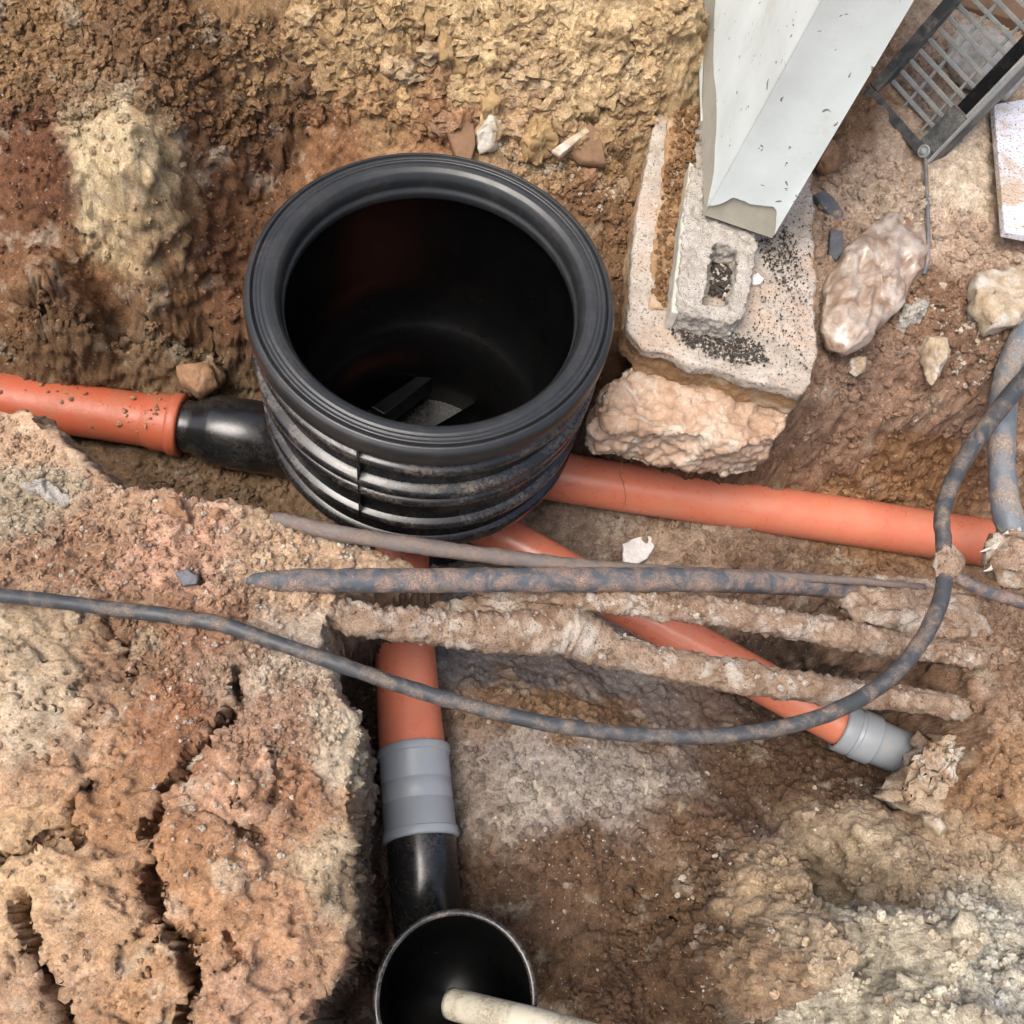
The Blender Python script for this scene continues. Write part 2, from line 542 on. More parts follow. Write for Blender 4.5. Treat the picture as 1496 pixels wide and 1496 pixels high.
# ... and of the trench floor and the spoil in it
LOW = """0 545 -.03;150 590 -.05;250 550 -.03;0 520 .0;150 525 .0;280 530 -.02;350 620 -.07;300 700 -.05;400 740 -.07;900 680 -.05;900 760 -.06;1000 805 -.04;1100 700 -.05;1100 835 -.03;1250 715 -.05;1250 825 -.04;1400 745 -.05;1400 850 -.03;1490 770 -.05;
560 960 -.05;700 955 -.12;800 955 -.13;900 985 -.15;1100 1000 -.17;1000 1040 -.13;1200 1010 -.14;1180 1090 -.07;1280 1140 -.05;720 1010 -.03;820 1040 -.01;700 1120 .0;850 1130 .03;1000 1120 0.;1150 1130 -.01;700 1250 .0;900 1250 .05;1100 1200 .03;720 1350 -.02;850 1400 .05;1000 1350 .1;1150 1280 .13;1250 1250 .15;1300 1290 .20;1400 1270 .22;1496 1300 .26;1265 1345 .38;1300 1330 .39;1360 1350 .42;1496 1400 .42;1185 1440 .39;1160 1465 .37;1240 1400 .42;1420 1440 .47;1120 1470 .2;1180 1380 .2;1215 1330 .2;1350 1490 .5;1496 1496 .5;1050 1480 .15;900 1496 .12;800 1490 .02;530 1000 -.05;540 1200 -.06;530 1400 -.07;600 1500 -.09;600 1100 -.06;620 1300 -.08;1700 1500 .45;1700 1300 .35;900 1700 .2;600 850 -.08;500 850 -.06"""
def ctl(s):
    out = []
    for q in s.replace("\n", "").split(";"):
        if q.strip():
            out.append([float(v) for v in q.split()])
    return out
up = np.array([at(*q) for q in ctl(UP)])
far = np.array([[r * math.cos(a), 1 + r * math.sin(a), 0.52] for r in (4.0, 8.0, 20.0) for a in np.linspace(0, 2 * np.pi, 14, endpoint=False)])
up = np.vstack([up, far])
low = np.array([at(*q) for q in ctl(LOW)])
low = np.vstack([low, [[CH[0], CH[1], -0.1], [CH[0] - .2, CH[1], -.08], [CH[0] + .15, CH[1] + .2, -.08]], far * [1, 1, .4]])

def rbf_fit(P, eps=0.06, lam=1e-4):
    d = np.sqrt(((P[:, None, :2] - P[None, :, :2]) ** 2).sum(-1) + eps * eps)
    n = len(P)
    A = np.zeros((n + 1, n + 1))
    A[:n, :n] = d - 0 * np.eye(n) - lam * np.eye(n)
    A[:n, n] = A[n, :n] = 1
    return P[:, :2], np.linalg.solve(A, np.append(P[:, 2], 0)), eps

def rbf(model, X, Y):
    C, w, eps = model
    z = np.full(X.shape, w[-1])
    for (cx, cy), q in zip(C, w[:-1]):
        z += q * np.sqrt((X - cx) ** 2 + (Y - cy) ** 2 + eps * eps)
    return z

def axis_coords(lo, hi, step, grow=1.16, reach=9.0):
    core = [lo]
    while core[-1] < hi:
        core.append(core[-1] + step(core[-1]))
    r, s = [], step(hi)
    x = core[-1]
    while x < reach:
        s *= grow; x += s; r.append(x)
    l, s, x = [], step(lo), lo
    while x > -reach:
        s *= grow; x -= s; l.append(x)
    return np.array(l[::-1] + core + r)

GX = axis_coords(-1.32, 1.14, lambda v: 0.0032)
GY = axis_coords(-0.22, 2.35, lambda v: 0.0027 + 0.0009 * max(0, v))
X, Y = np.meshgrid(GX, GY)
NY, NX = X.shape
xf, yf = X.ravel(), Y.ravel()

# trench outline: photograph position and height of its upper edge, and how wide the slope below it is
TR = """-250 425 .15 .2;0 442 .14 .2;150 440 .14 .2;260 442 .13 .2;310 430 .15 .14;@;925 510 .32 .05;930 575 .22 .05;1000 620 .18 .07;1140 622 .20 .09;1250 618 .23 .10;1400 615 .23 .10;1500 640 .25 .08;
1660 720 .26 .05;1660 835 .22 .05;1480 882 .13 .04;1320 872 .13 .05;1235 882 .11 .05;1250 915 .12 .06;1330 932 .15 .06;1420 945 .2 .06;1420 1000 .2 .07;1410 1050 .16 .05;1400 1085 .13 .05;1375 1165 .11 .06;1385 1232 .15 .1;1496 1280 .25 .15;1800 1300 .35 .2;1900 1800 .45 .2;600 1900 .3 .2;420 1560 .44 .06;446 1496 .44 .05;464 1458 .44 .05;500 1418 .44 .05;516 1358 .43 .05;511 1278 .43 .05;508 1199 .43 .045;514 1139 .42 .045;518 1079 .42 .045;516 1031 .42 .045;490 988 .41 .045;462 940 .41 .045;476 905 .40 .035;500 872 .38 .03;560 850 .36 .03;650 834 .34 .03;560 805 .35 .04;470 772 .37 .05;400 752 .38 .05;300 728 .385 .05;180 710 .39 .06;128 676 .385 .07;60 612 .37 .07;0 590 .36 .07;-250 540 .36 .08"""
tw, ww = [], []
for q in TR.replace("\n", "").split(";"):
    if q.strip() == "@":
        for a in np.linspace(math.radians(150), math.radians(42), 10):
            tw.append([CH[0] + 0.335 * math.cos(a), CH[1] + 0.335 * math.sin(a)]); ww.append(0.05)
        continue
    v = [float(t) for t in q.split()]
    tw.append(at(*v[:3])[:2]); ww.append(v[3])
tw, ww = np.array(tw), np.array(ww)

def seg_dist(x, y, poly, val=None, closed=True):
    n = len(poly)
    best = np.full(x.shape, 1e9); bv = np.zeros(x.shape)
    for i in range(n if closed else n - 1):
        a, b = poly[i], poly[(i + 1) % n]
        d = b - a
        t = np.clip(((x - a[0]) * d[0] + (y - a[1]) * d[1]) / (d @ d + 1e-12), 0, 1)
        r = (x - a[0] - t * d[0]) ** 2 + (y - a[1] - t * d[1]) ** 2
        k = r < best
        best = np.where(k, r, best)
        if val is not None:
            bv = np.where(k, val[i] * (1 - t) + val[(i + 1) % n] * t, bv)
    return np.sqrt(best), bv

def inside(x, y, poly):
    c = np.zeros(x.shape, bool)
    n = len(poly)
    for i in range(n):
        (x0, y0), (x1, y1) = poly[i], poly[(i + 1) % n]
        if y0 == y1: continue
        k = ((y0 > y) != (y1 > y)) & (x < (x1 - x0) * (y - y0) / (y1 - y0) + x0)
        c ^= k
    return c

P2 = np.stack([xf, yf, np.zeros_like(xf)], 1)
n_big = fbm(P2 * 5, 4)
n_mid = fbm(P2 * 22 + 5, 4)
zu = rbf(rbf_fit(up), xf, yf)
zl = rbf(rbf_fit(low), xf, yf)
d, w = seg_dist(xf, yf, tw, ww)
ins = inside(xf, yf, tw)
sd_ = np.where(ins, d, -d) + 0.006 * n_mid + 0.010 * n_big
t_low = sstep(0, 1, np.clip((sd_ + 0.006) / w, 0, 1))
Z = zu * (1 - t_low) + zl * t_low
Z += 0.012 * n_big + 0.006 * n_mid

_mc = at(1340, 1420, .36)
_mm = np.exp(-(((xf - _mc[0]) / .30) ** 2 + ((yf - _mc[1]) / .24) ** 2))
Z += _mm * (0.035 * (0.7 - np.abs(fbm(P2 * 9 + 4, 3)) * 1.6) + 0.018 * n_mid)

def bil(G, x, y):
    G = G.reshape(NY, NX)
    x = np.clip(x, GX[0], GX[-1] - 1e-6); y = np.clip(y, GY[0], GY[-1] - 1e-6)
    i = np.clip(np.searchsorted(GX, x, side='right') - 1, 0, NX - 2)
    j = np.clip(np.searchsorted(GY, y, side='right') - 1, 0, NY - 2)
    u = (x - GX[i]) / (GX[i + 1] - GX[i]); v = (y - GY[j]) / (GY[j + 1] - GY[j])
    return G[j, i] * (1 - u) * (1 - v) + G[j, i + 1] * u * (1 - v) + G[j + 1, i] * (1 - u) * v + G[j + 1, i + 1] * u * v

def hit(px, py, G=None):
    """where the sight line of a photograph pixel meets the ground"""
    G = Z if G is None else G
    zs = np.arange(0.9, -0.2, -0.002)
    d = _f + _r * (px - HALF) / FPX - _u * (py - HALF) / FPX
    P = CAM + d[None] * ((zs - CAMZ) / d[2])[:, None]
    g = bil(G, P[:, 0], P[:, 1])
    k = np.argmax(g >= zs)
    return P[k]

# solid clay masses standing proud of the banks: outline, height, edge width
BULGE = [([(48, 222), (70, 205), (110, 188), (160, 182), (205, 190), (240, 215), (252, 260), (248, 310), (220, 350), (170, 352), (120, 322), (90, 290), (70, 255)], .045, .03),
         ([(-60, 400), (60, 375), (130, 370), (190, 382), (195, 410), (150, 436), (90, 452), (20, 456), (-60, 440)], .022, .05),
         ([(200, 400), (240, 372), (285, 390), (290, 430), (250, 470), (210, 466), (188, 430)], .022, .05),
         ([(300, 180), (380, 165), (420, 190), (415, 240), (360, 290), (310, 280), (290, 230)], .03, .03),
         ([(290, 1120), (330, 1085), (390, 1075), (430, 1120), (420, 1190), (370, 1215), (320, 1205), (280, 1170)], .010, .012),
         ([(240, 1190), (300, 1185), (380, 1225), (400, 1280), (330, 1330), (250, 1310), (235, 1250)], .009, .012),
         ([(0, 960), (90, 930), (150, 1000), (135, 1090), (110, 1160), (0, 1180)], .009, .015),
         ([(0, 1270), (90, 1235), (190, 1240), (205, 1330), (170, 1420), (90, 1400), (40, 1330), (0, 1330)], .009, .015),
         ([(1220, 640), (1330, 660), (1440, 665), (1450, 690), (1300, 700), (1180, 690)], .012, .04)]
for px, hh, ew in BULGE:
    W = np.array([hit(*q, G=Z)[:2] for q in px])
    lo, hi = W.min(0) - .1, W.max(0) + .1
    k = (xf > lo[0]) & (xf < hi[0]) & (yf > lo[1]) & (yf < hi[1])
    dd, _ = seg_dist(xf[k], yf[k], W)
    dd = np.where(inside(xf[k], yf[k], W), dd, -dd) + .010 * fbm(P2[k] * 30 + 44, 3)
    Z[k] += hh * sstep(-.3 * ew, ew, dd)

# soil colour (sRGB; trench floor darkened for shade and damp, wall's right lightened against shade), crumbliness and wetness control points
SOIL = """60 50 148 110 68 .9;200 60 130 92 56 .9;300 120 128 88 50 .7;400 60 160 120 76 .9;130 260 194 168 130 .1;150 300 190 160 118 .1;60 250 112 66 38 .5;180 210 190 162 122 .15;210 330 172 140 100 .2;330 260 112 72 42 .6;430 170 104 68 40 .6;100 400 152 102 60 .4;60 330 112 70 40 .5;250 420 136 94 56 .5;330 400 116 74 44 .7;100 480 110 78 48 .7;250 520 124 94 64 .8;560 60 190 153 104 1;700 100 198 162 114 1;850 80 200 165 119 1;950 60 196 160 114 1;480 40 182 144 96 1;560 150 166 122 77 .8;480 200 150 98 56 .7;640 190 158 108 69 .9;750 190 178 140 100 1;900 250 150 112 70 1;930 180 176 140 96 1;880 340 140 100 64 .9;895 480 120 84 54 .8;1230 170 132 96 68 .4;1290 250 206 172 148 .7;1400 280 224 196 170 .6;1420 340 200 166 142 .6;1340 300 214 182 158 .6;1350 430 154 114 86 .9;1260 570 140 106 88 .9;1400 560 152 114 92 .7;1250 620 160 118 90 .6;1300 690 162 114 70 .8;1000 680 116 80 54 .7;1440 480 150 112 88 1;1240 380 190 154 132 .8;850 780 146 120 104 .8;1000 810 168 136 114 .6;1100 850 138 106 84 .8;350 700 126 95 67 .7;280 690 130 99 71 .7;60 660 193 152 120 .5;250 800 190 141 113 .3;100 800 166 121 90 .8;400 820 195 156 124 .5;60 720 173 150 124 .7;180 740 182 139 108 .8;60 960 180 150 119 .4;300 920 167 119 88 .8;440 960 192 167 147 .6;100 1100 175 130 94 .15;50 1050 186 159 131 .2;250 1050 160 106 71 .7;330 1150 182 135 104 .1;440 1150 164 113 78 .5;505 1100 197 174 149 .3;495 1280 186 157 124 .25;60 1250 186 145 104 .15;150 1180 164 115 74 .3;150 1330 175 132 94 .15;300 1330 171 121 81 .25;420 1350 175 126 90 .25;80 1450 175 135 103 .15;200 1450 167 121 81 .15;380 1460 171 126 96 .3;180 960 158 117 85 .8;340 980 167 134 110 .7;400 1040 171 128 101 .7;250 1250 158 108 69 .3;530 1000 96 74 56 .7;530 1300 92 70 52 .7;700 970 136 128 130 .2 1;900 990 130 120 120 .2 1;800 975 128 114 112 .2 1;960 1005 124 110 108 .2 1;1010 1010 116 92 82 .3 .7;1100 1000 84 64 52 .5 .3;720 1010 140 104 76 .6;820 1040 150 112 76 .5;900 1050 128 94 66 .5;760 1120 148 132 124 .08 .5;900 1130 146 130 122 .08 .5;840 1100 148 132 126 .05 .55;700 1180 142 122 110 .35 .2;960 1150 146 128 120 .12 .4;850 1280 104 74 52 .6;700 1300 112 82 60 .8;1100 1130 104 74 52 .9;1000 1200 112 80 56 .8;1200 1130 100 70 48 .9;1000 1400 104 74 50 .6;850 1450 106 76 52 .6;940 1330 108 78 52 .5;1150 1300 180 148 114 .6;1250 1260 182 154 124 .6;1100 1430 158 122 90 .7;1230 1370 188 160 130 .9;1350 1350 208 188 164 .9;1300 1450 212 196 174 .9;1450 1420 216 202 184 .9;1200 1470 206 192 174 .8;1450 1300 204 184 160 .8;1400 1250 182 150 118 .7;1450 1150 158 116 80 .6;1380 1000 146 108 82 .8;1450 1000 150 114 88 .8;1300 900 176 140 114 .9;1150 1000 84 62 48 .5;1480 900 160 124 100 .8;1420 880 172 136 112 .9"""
cc = []
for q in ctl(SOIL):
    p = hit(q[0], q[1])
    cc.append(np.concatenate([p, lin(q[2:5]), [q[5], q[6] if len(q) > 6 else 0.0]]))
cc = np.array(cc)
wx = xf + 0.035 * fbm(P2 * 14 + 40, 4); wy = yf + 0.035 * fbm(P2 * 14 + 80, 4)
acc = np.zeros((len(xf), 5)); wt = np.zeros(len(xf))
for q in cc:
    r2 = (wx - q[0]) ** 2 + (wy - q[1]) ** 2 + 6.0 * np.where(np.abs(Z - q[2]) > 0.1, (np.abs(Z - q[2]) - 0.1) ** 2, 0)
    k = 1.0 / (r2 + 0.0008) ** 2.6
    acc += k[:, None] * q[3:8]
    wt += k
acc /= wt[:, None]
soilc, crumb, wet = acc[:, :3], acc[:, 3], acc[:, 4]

# cracks across the cut block of earth at the left
CR = [
    ([(345, 985), (335, 1035), (310, 1075), (270, 1120), (235, 1165), (222, 1210), (218, 1270), (228, 1330), (262, 1385), (280, 1430), (268, 1496)], .012, .055),
    ([(30, 1310), (35, 1360), (60, 1410), (85, 1450), (98, 1496)], .011, .05),
    ([(345, 985), (352, 1040), (300, 1060)], .010, .025),
    ([(140, 990), (110, 1010), (145, 1040)], .004, .012),
    ([(130, 1140), (105, 1200), (120, 1230)], .006, .02),
    ([(355, 1080), (350, 1130), (345, 1180)], .004, .012), ([(400, 1090), (405, 1150), (390, 1200)], .006, .02),
    ([(300, 1180), (350, 1215), (390, 1220)], .006, .015),
    ([(0, 1260), (60, 1230), (100, 1200)], .008, .02),
    ([(150, 900), (180, 940), (200, 985)], .014, .02),
    ([(240, 850), (330, 845), (365, 870), (358, 905)], .003, .008),
    ([(310, 1420), (350, 1395), (330, 1360)], .006, .02), ([(230, 1375), (290, 1372)], .006, .018),
    ([(425, 110), (432, 180), (420, 235)], .014, .035), ([(700, 170), (735, 120), (725, 90)], .008, .03),
    ([(1000, 1290), (1060, 1250), (1120, 1230)], .010, .02), ([(960, 1350), (1010, 1330), (1050, 1300)], .008, .02),
    ([(60, 480), (200, 490), (300, 500)], .02, .03), ([(40, 445), (120, 450), (190, 430)], .014, .03),
    ([(1470, 1080), (1460, 1150), (1480, 1200)], .008, .03),
]
Zc = Z.copy()
for pts, wd, dp in CR:
    line = np.array([hit(*q, G=Z)[:2] for q in pts])
    line = catmull(line, 40)
    lo, hi = line.min(0) - 0.08, line.max(0) + 0.08
    k = (xf > lo[0]) & (xf < hi[0]) & (yf > lo[1]) & (yf < hi[1])
    nn = 0.008 * fbm(P2[k] * 40 + 3, 4)
    dd, _ = seg_dist(xf[k] + nn, yf[k] + np.roll(nn, 7), line, None, False)
    wv = 0.72 * wd * (0.8 + 0.6 * fbm(P2[k] * 18 + 60, 2))
    Zc[k] -= 1.3 * dp * np.exp(-np.clip(dd / np.maximum(wv, 0.002), 0, 5) ** 4)
Z = Zc

# relief along the normal: clods, crumbs, grain
ZG = Z.reshape(NY, NX)
gy, gx = np.gradient(ZG, GY, GX)
gx, gy = np.clip(gx, -6, 6), np.clip(gy, -6, 6)
N = np.stack([-gx.ravel(), -gy.ravel(), np.ones(NX * NY)], 1)
N /= np.linalg.norm(N, axis=1, keepdims=True)
V = np.stack([xf, yf, Z], 1)
core = inside(xf, yf, np.array([at(*q, .3)[:2] for q in [(-130, -130), (1626, -130), (1626, 1626), (-130, 1626)]]))
Vc = V[core]
cr = crumb[core]
f1, f2, id1 = worley(Vc * 32 + 0.25 * np.stack([pnoise(Vc * 60 + k * 9) for k in range(3)], 1))
g1, g2, id2 = worley(Vc * 75 + 3.1)
patch = sstep(-0.25, 0.35, fbm(Vc * 9 + 21, 3))
cr = np.clip(cr, 0, 1) ** 1.6
dis = cr * patch * 0.014 * (sstep(0.02, 0.5, f2 - f1) * (0.4 + (id1 % 97) / 97.0) - 0.4)
dis += cr * 0.0045 * (sstep(0.02, 0.5, g2 - g1) * (0.3 + (id2 % 89) / 89.0) - 0.4)
dis += (1 - N[core][:, 2]) * 0.016 * fbm(Vc * 28 + 61, 4)
rg = 1 - np.abs(fbm(Vc * 11 + 90, 4))
amp_ = 0.22 + 0.78 * cr
dis += (0.004 + 0.004 * cr) * (rg - 0.7) + amp_ * 0.0060 * fbm(Vc * 48 + 33, 4) + (0.3 + cr) * 0.0030 * (0.6 - np.abs(fbm(Vc * 95 + 7, 2)))
# thin drying cracks where the clay is smooth
ca, cb, cid_ = worley(Vc * np.array([13, 13, 5]) + 0.5 * np.stack([fbm(Vc * 20 + k * 5, 3) for k in range(3)], 1))
plate = (1 - cr) * sstep(0.0, 0.05, cb - ca)
dis += plate * 0.015 * ((cid_ % 41) / 41.0 - 0.5)
dis -= 0.009 * (1 - sstep(0.0, 0.045, cb - ca)) * sstep(0.1, 0.4, fbm(Vc * 4 + 51, 2) + 0.25)
V[core] = Vc + N[core] * dis[:, None]
# colour follows the clods: each clod its own shade
tint = np.ones(len(xf))
tint[core] = 0.86 + 0.16 * (id1 % 31) / 31.0 + 0.12 * (id2 % 29) / 29.0
big = fbm(V * 7 + 12, 4)
soilc = soilc * tint[:, None] * (1 + 0.16 * big[:, None] * np.array([0.8, 1.0, 1.2]))
chalk = sstep(0.55, 0.9, fbm(V * 16 + 71, 4) + 0.2)
soilc = soilc * (1 - 0.28 * chalk[:, None]) + 0.28 * chalk[:, None] * lin((206, 190, 168))
lum = soilc @ np.array([.25, .6, .15])
soilc = (lum[:, None] + (soilc - lum[:, None]) * 0.80) * np.array([.97, 1.03, 1.0])
soilc = np.clip(soilc, 0.01, 0.85)
wet = np.clip(wet * sstep(-.5, .2, n_mid + .3), 0, 1)

def grid_mesh(name, V, nx, ny, mat):
    me = bpy.data.meshes.new(name)
    me.vertices.add(len(V))
    me.vertices.foreach_set("co", V.astype(np.float32).ravel())
    idx = np.arange(nx * ny).reshape(ny, nx)
    q = np.stack([idx[:-1, :-1], idx[:-1, 1:], idx[1:, 1:], idx[1:, :-1]], -1).reshape(-1, 4)
    me.loops.add(q.size)
    me.loops.foreach_set("vertex_index", q.ravel().astype(np.int32))
    me.polygons.add(len(q))
    me.polygons.foreach_set("loop_start", np.arange(0, q.size, 4, dtype=np.int32))
    me.polygons.foreach_set("use_smooth", np.ones(len(q), bool))
    me.update(calc_edges=True)
    me.materials.append(mat)
    return me

def set_soil_attr(me, c, w, cb=None):
    a = me.attributes.new("crumb", 'FLOAT', 'POINT')
    a.data.foreach_set("value", np.asarray(cb if cb is not None else np.ones(len(c)), np.float32))
    a = me.attributes.new("soil", 'FLOAT_COLOR', 'POINT')
    a.data.foreach_set("color", np.concatenate([c, np.ones((len(c), 1))], 1).astype(np.float32).ravel())
    a = me.attributes.new("wet", 'FLOAT', 'POINT')
    a.data.foreach_set("value", np.asarray(w, np.float32))

me = grid_mesh("ground", V, NX, NY, M['soil'])
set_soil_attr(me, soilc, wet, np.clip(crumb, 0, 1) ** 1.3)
ground = bpy.data.objects.new("ground", me)
COL.objects.link(ground)
tag(ground, kind="structure")
ZF = V[:, 2].copy()                       # displaced height (good enough for resting things)

# ------------------------------------------------------------------ inspection chamber
cx, cy = CH[0], CH[1]
ch = thing("inspection_chamber", "round black ribbed plastic inspection chamber standing open in the trench", "chamber", (cx, cy, -0.1))
base = (cx, cy, 0)
V1, F1 = lathe([(.272, .566), (.274, .45), (.275, .36), (.277, .24), (.262, .21), (.235, .185), (.205, .16), (.200, .0), (.198, -.1)], base, seg=128)
obj("body", V1, F1, M['black'], ch)
V1, F1 = lathe([(.262, .566), (.2615, .3), (.255, .22), (.22, .18), (.192, .155), (.188, .0), (.187, -.06)], base, seg=96)
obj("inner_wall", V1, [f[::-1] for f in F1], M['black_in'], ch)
# rim: outer shoulder, groove, turned top face, rolled lip into the shaft
V1, F1 = lathe([(.268, .535), (.288, .537), (.2905, .545), (.2905, .566), (.288, .574), (.283, .5785), (.2795, .5800), (.2788, .5795), (.2784, .570), (.2748, .570), (.2744, .5795), (.2735, .5803),
                (.2690, .5806), (.2684, .5797), (.2678, .5808), (.2630, .5813), (.2624, .5804), (.2618, .5814), (.254, .5812), (.248, .5795), (.2425, .5755), (.2385, .570), (.236, .563), (.2345, .554), (.2335, .546), (.2315, .5455), (.2310, .530), (.2320, .526), (.26, .526)], base, seg=160)
obj("rim", V1, F1, M['black_ring'], ch)
for (za, zb, ro) in ((.512, .494, .286), (.446, .425, .290), (.413, .392, .289), (.322, .303, .288)):
    e = 0.003
    V1, F1 = lathe([(.266, zb), (ro - e, zb), (ro, zb + e), (ro, za - e), (ro - e, za), (.266, za + .004)], base, seg=128)
    obj("rib", V1, F1, M['black_dusty'], ch)
V1, F1 = lathe([(.264, .215), (.283, .222), (.289, .232), (.289, .246), (.284, .252), (.266, .256)], base, seg=128)
obj("lower_flange", V1, F1, M['black'], ch)
aseam = math.radians(-96)
px_, py_ = cx + .2925 * math.cos(aseam), cy + .2925 * math.sin(aseam)
tdir = np.array([-math.sin(aseam), math.cos(aseam), 0]); rdir = np.array([math.cos(aseam), math.sin(aseam), 0])
V1, F1 = box(np.array([px_, py_, .30]) - rdir * .02 - tdir * .0006, tdir * .0012, rdir * .0180, (0, 0, .245))
obj("mould_seam", V1, F1, M['black'], ch)
# floor of the chamber with flow channel and benching
sd0 = at(480, 600, 0.05); sd1 = at(700, 480, 0.05)
cdir = (sd1 - sd0) * [1, 1, 0]; cdir /= np.linalg.norm(cdir); cnor = np.array([-cdir[1], cdir[0], 0])
def px_prism(px, zt, th):
    O = np.array([at(x, y, zt) for x, y in px]); n = len(O)
    V = np.vstack([O, O - [0, 0, th]])
    F = [tuple(range(n)), tuple(reversed(range(n, 2 * n)))] + [(i, n + i, n + (i + 1) % n, (i + 1) % n) for i in range(n)]
    return V, F
for q in ([(470, 560), (478, 500), (500, 470), (552, 463), (556, 492), (500, 525)], [(540, 594), (688, 496), (700, 501), (562, 606)]):
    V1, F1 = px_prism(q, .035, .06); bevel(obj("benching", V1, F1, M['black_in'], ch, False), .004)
a_ = np.linspace(math.pi, 2 * math.pi, 14)
V1 = np.array([np.array([cx, cy, .0]) + cdir * l + cnor * .055 * math.cos(q) + np.array([0, 0, .055 * math.sin(q)]) for l in (-.186, .186) for q in a_])
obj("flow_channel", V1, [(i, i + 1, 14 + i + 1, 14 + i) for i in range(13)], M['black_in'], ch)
V1, F1 = lathe([(.187, -.05), (.0001, -.06)], base, seg=64); obj("base_plate", V1, F1, M['black'], ch)

# pipe runs -----------------------------------------------------------
def pr(px, py, z, hw):
    p = at(px, py, z)
    return p, hw * depth(p) / FPX
def pxtube(pts, n=40, seg=32, cap=True, rough=None):
    Q = [pr(*q) for q in pts]
    P = catmull([q[0] for q in Q], n)
    R = np.interp(np.linspace(0, 1, n), np.linspace(0, 1, len(Q)), [q[1] for q in Q])
    return P, R, tube(P, R, seg, cap, rough)

# left spigot of the chamber (black, stepped) in line with the left orange pipe
pA, rA = pr(-160, 557, 0.0, 39); pB, rB = pr(268, 622, 0.0, 40)
ax = pB - pA; La = np.linalg.norm(ax); ax /= La
rp = rB
V1, F1 = lathe([(rp * .97, -.02), (rp * .97, .020), (rp * 1.02, .028), (rp * 1.27, .058), (rp * 1.33, .066), (rp * 1.33, .30), (rp * 1.1, .30)], pB, ax, 48)
obj("inlet_spigot", V1, F1, M['black'], ch)
# outlets toward the other pipes
lp = thing("drain_pipe", "soiled orange plastic pipe with socket running out of frame at the left of the chamber", "pipe", pA, "orange drain pipes")
V1, F1 = lathe([(rp * .97, 0), (rp * .97, La - .075), (rp * .99, La - .07), (rp * 1.07, La - .058), (rp * 1.07, La - .012)], pA, ax, 48)
bar_ = obj("barrel", V1, F1, M['orange_l'], lp)
V1, F1 = lathe([(rp * 1.06, La - .024), (rp * 1.14, La - .022), (rp * 1.17, La - .016), (rp * 1.17, La - .004), (rp * 1.13, La), (rp * .96, La + .0005)], pA, ax, 48)
obj("socket_collar", V1, F1, M['orange_l'], bar_)

P, R, m_ = pxtube([(640, 664, 0.0, 37), (850, 702, 0, 36.5), (1150, 748, -.005, 35.5), (1500, 802, -.01, 35)], 40, 48)
o = obj("drain_pipe", *m_, M['orange']); tag(o, "clean orange plastic pipe running right from the chamber under the concrete footing", "pipe", "orange drain pipes")
P, R, m_ = pxtube([(640, 735, .0, 31), (741, 787, -.0, 31), (980, 922, -.005, 31), (1240, 1066, -.01, 31)], 40, 48)
o = obj("drain_pipe", *m_, M['orange']); tag(o, "orange plastic pipe slanting down to the grey coupling under the muddy cables", "pipe", "orange drain pipes")
P, R, m_ = pxtube([(588, 760, .02, 38), (588, 850, .02, 40), (591, 935, .025, 43), (601, 1080, .045, 48), (605, 1130, .05, 49.5)], 40, 48)
o = obj("drain_pipe", *m_, M['orange']); tag(o, "short orange plastic pipe coming toward the viewer into the grey sleeve", "pipe", "orange drain pipes")

def coupling(name, label, A, rA, B, rB, mat, prof, ridges, ridge_px=1.05, group=None):
    ax = B - A; L = np.linalg.norm(ax); ax /= L
    t = thing(name, label, "coupling", A, group)
    V1, F1 = lathe([((rA + (rB - rA) * s) * k, s * L) for s, k in prof], A, ax, 56)
    sl = obj("sleeve", V1, F1, mat, t)
    for s0, s1, k in ridges:
        r = rA + (rB - rA) * s0
        V1, F1 = lathe([(r * .99, s0 * L), (r * k * .99, s0 * L + .001), (r * k, s0 * L + .003), (r * k, s1 * L - .003), (r * k * .99, s1 * L - .001), (r * .99, s1 * L)], A, ax, 56)
        obj("ridge", V1, F1, mat, sl)
    return t
A_, ra = pr(604, 1094, .048, 51); B_, rb = pr(615, 1228, .06, 54)
coupling("pipe_coupling", "pale grey plastic sleeve joining the orange pipe to the black bend", A_, ra, B_, rb, M['grey'],
         [(0, .93), (0, 1.0), (.12, 1.0), (.13, .985), (.38, .985), (.385, .97), (.395, .985), (.60, .985), (.605, .97), (.615, .985), (.87, .985), (.88, 1.0), (1, 1.0), (1, .9)],
         [(.0, .10, 1.045), (.90, 1.0, 1.045)], group="grey pipe couplings")
A_, ra = pr(1226, 1060, -.005, 33); B_, rb = pr(1378, 1127, -.005, 33)
coupling("pipe_coupling", "grey plastic coupling on the slanting orange pipe, buried in broken mortar", A_, ra, B_, rb, M['grey'],
         [(0, .95), (0, 1.06), (.31, 1.06), (.35, 1.0), (1, 1.0), (1, .5)],
         [(.0, .13, 1.13), (.16, .33, 1.13)], group="grey pipe couplings")

# black bend between the sleeve and the gully
P, R, m_ = pxtube([(614, 1205, .055, 50), (618, 1260, .055, 51), (622, 1315, .035, 51), (628, 1375, -.02, 50), (640, 1440, -.085, 48)], 40, 40)
o = obj("pipe_bend", *m_, M['black']); tag(o, "black plastic pipe bend between the grey sleeve and the open gully", "pipe")

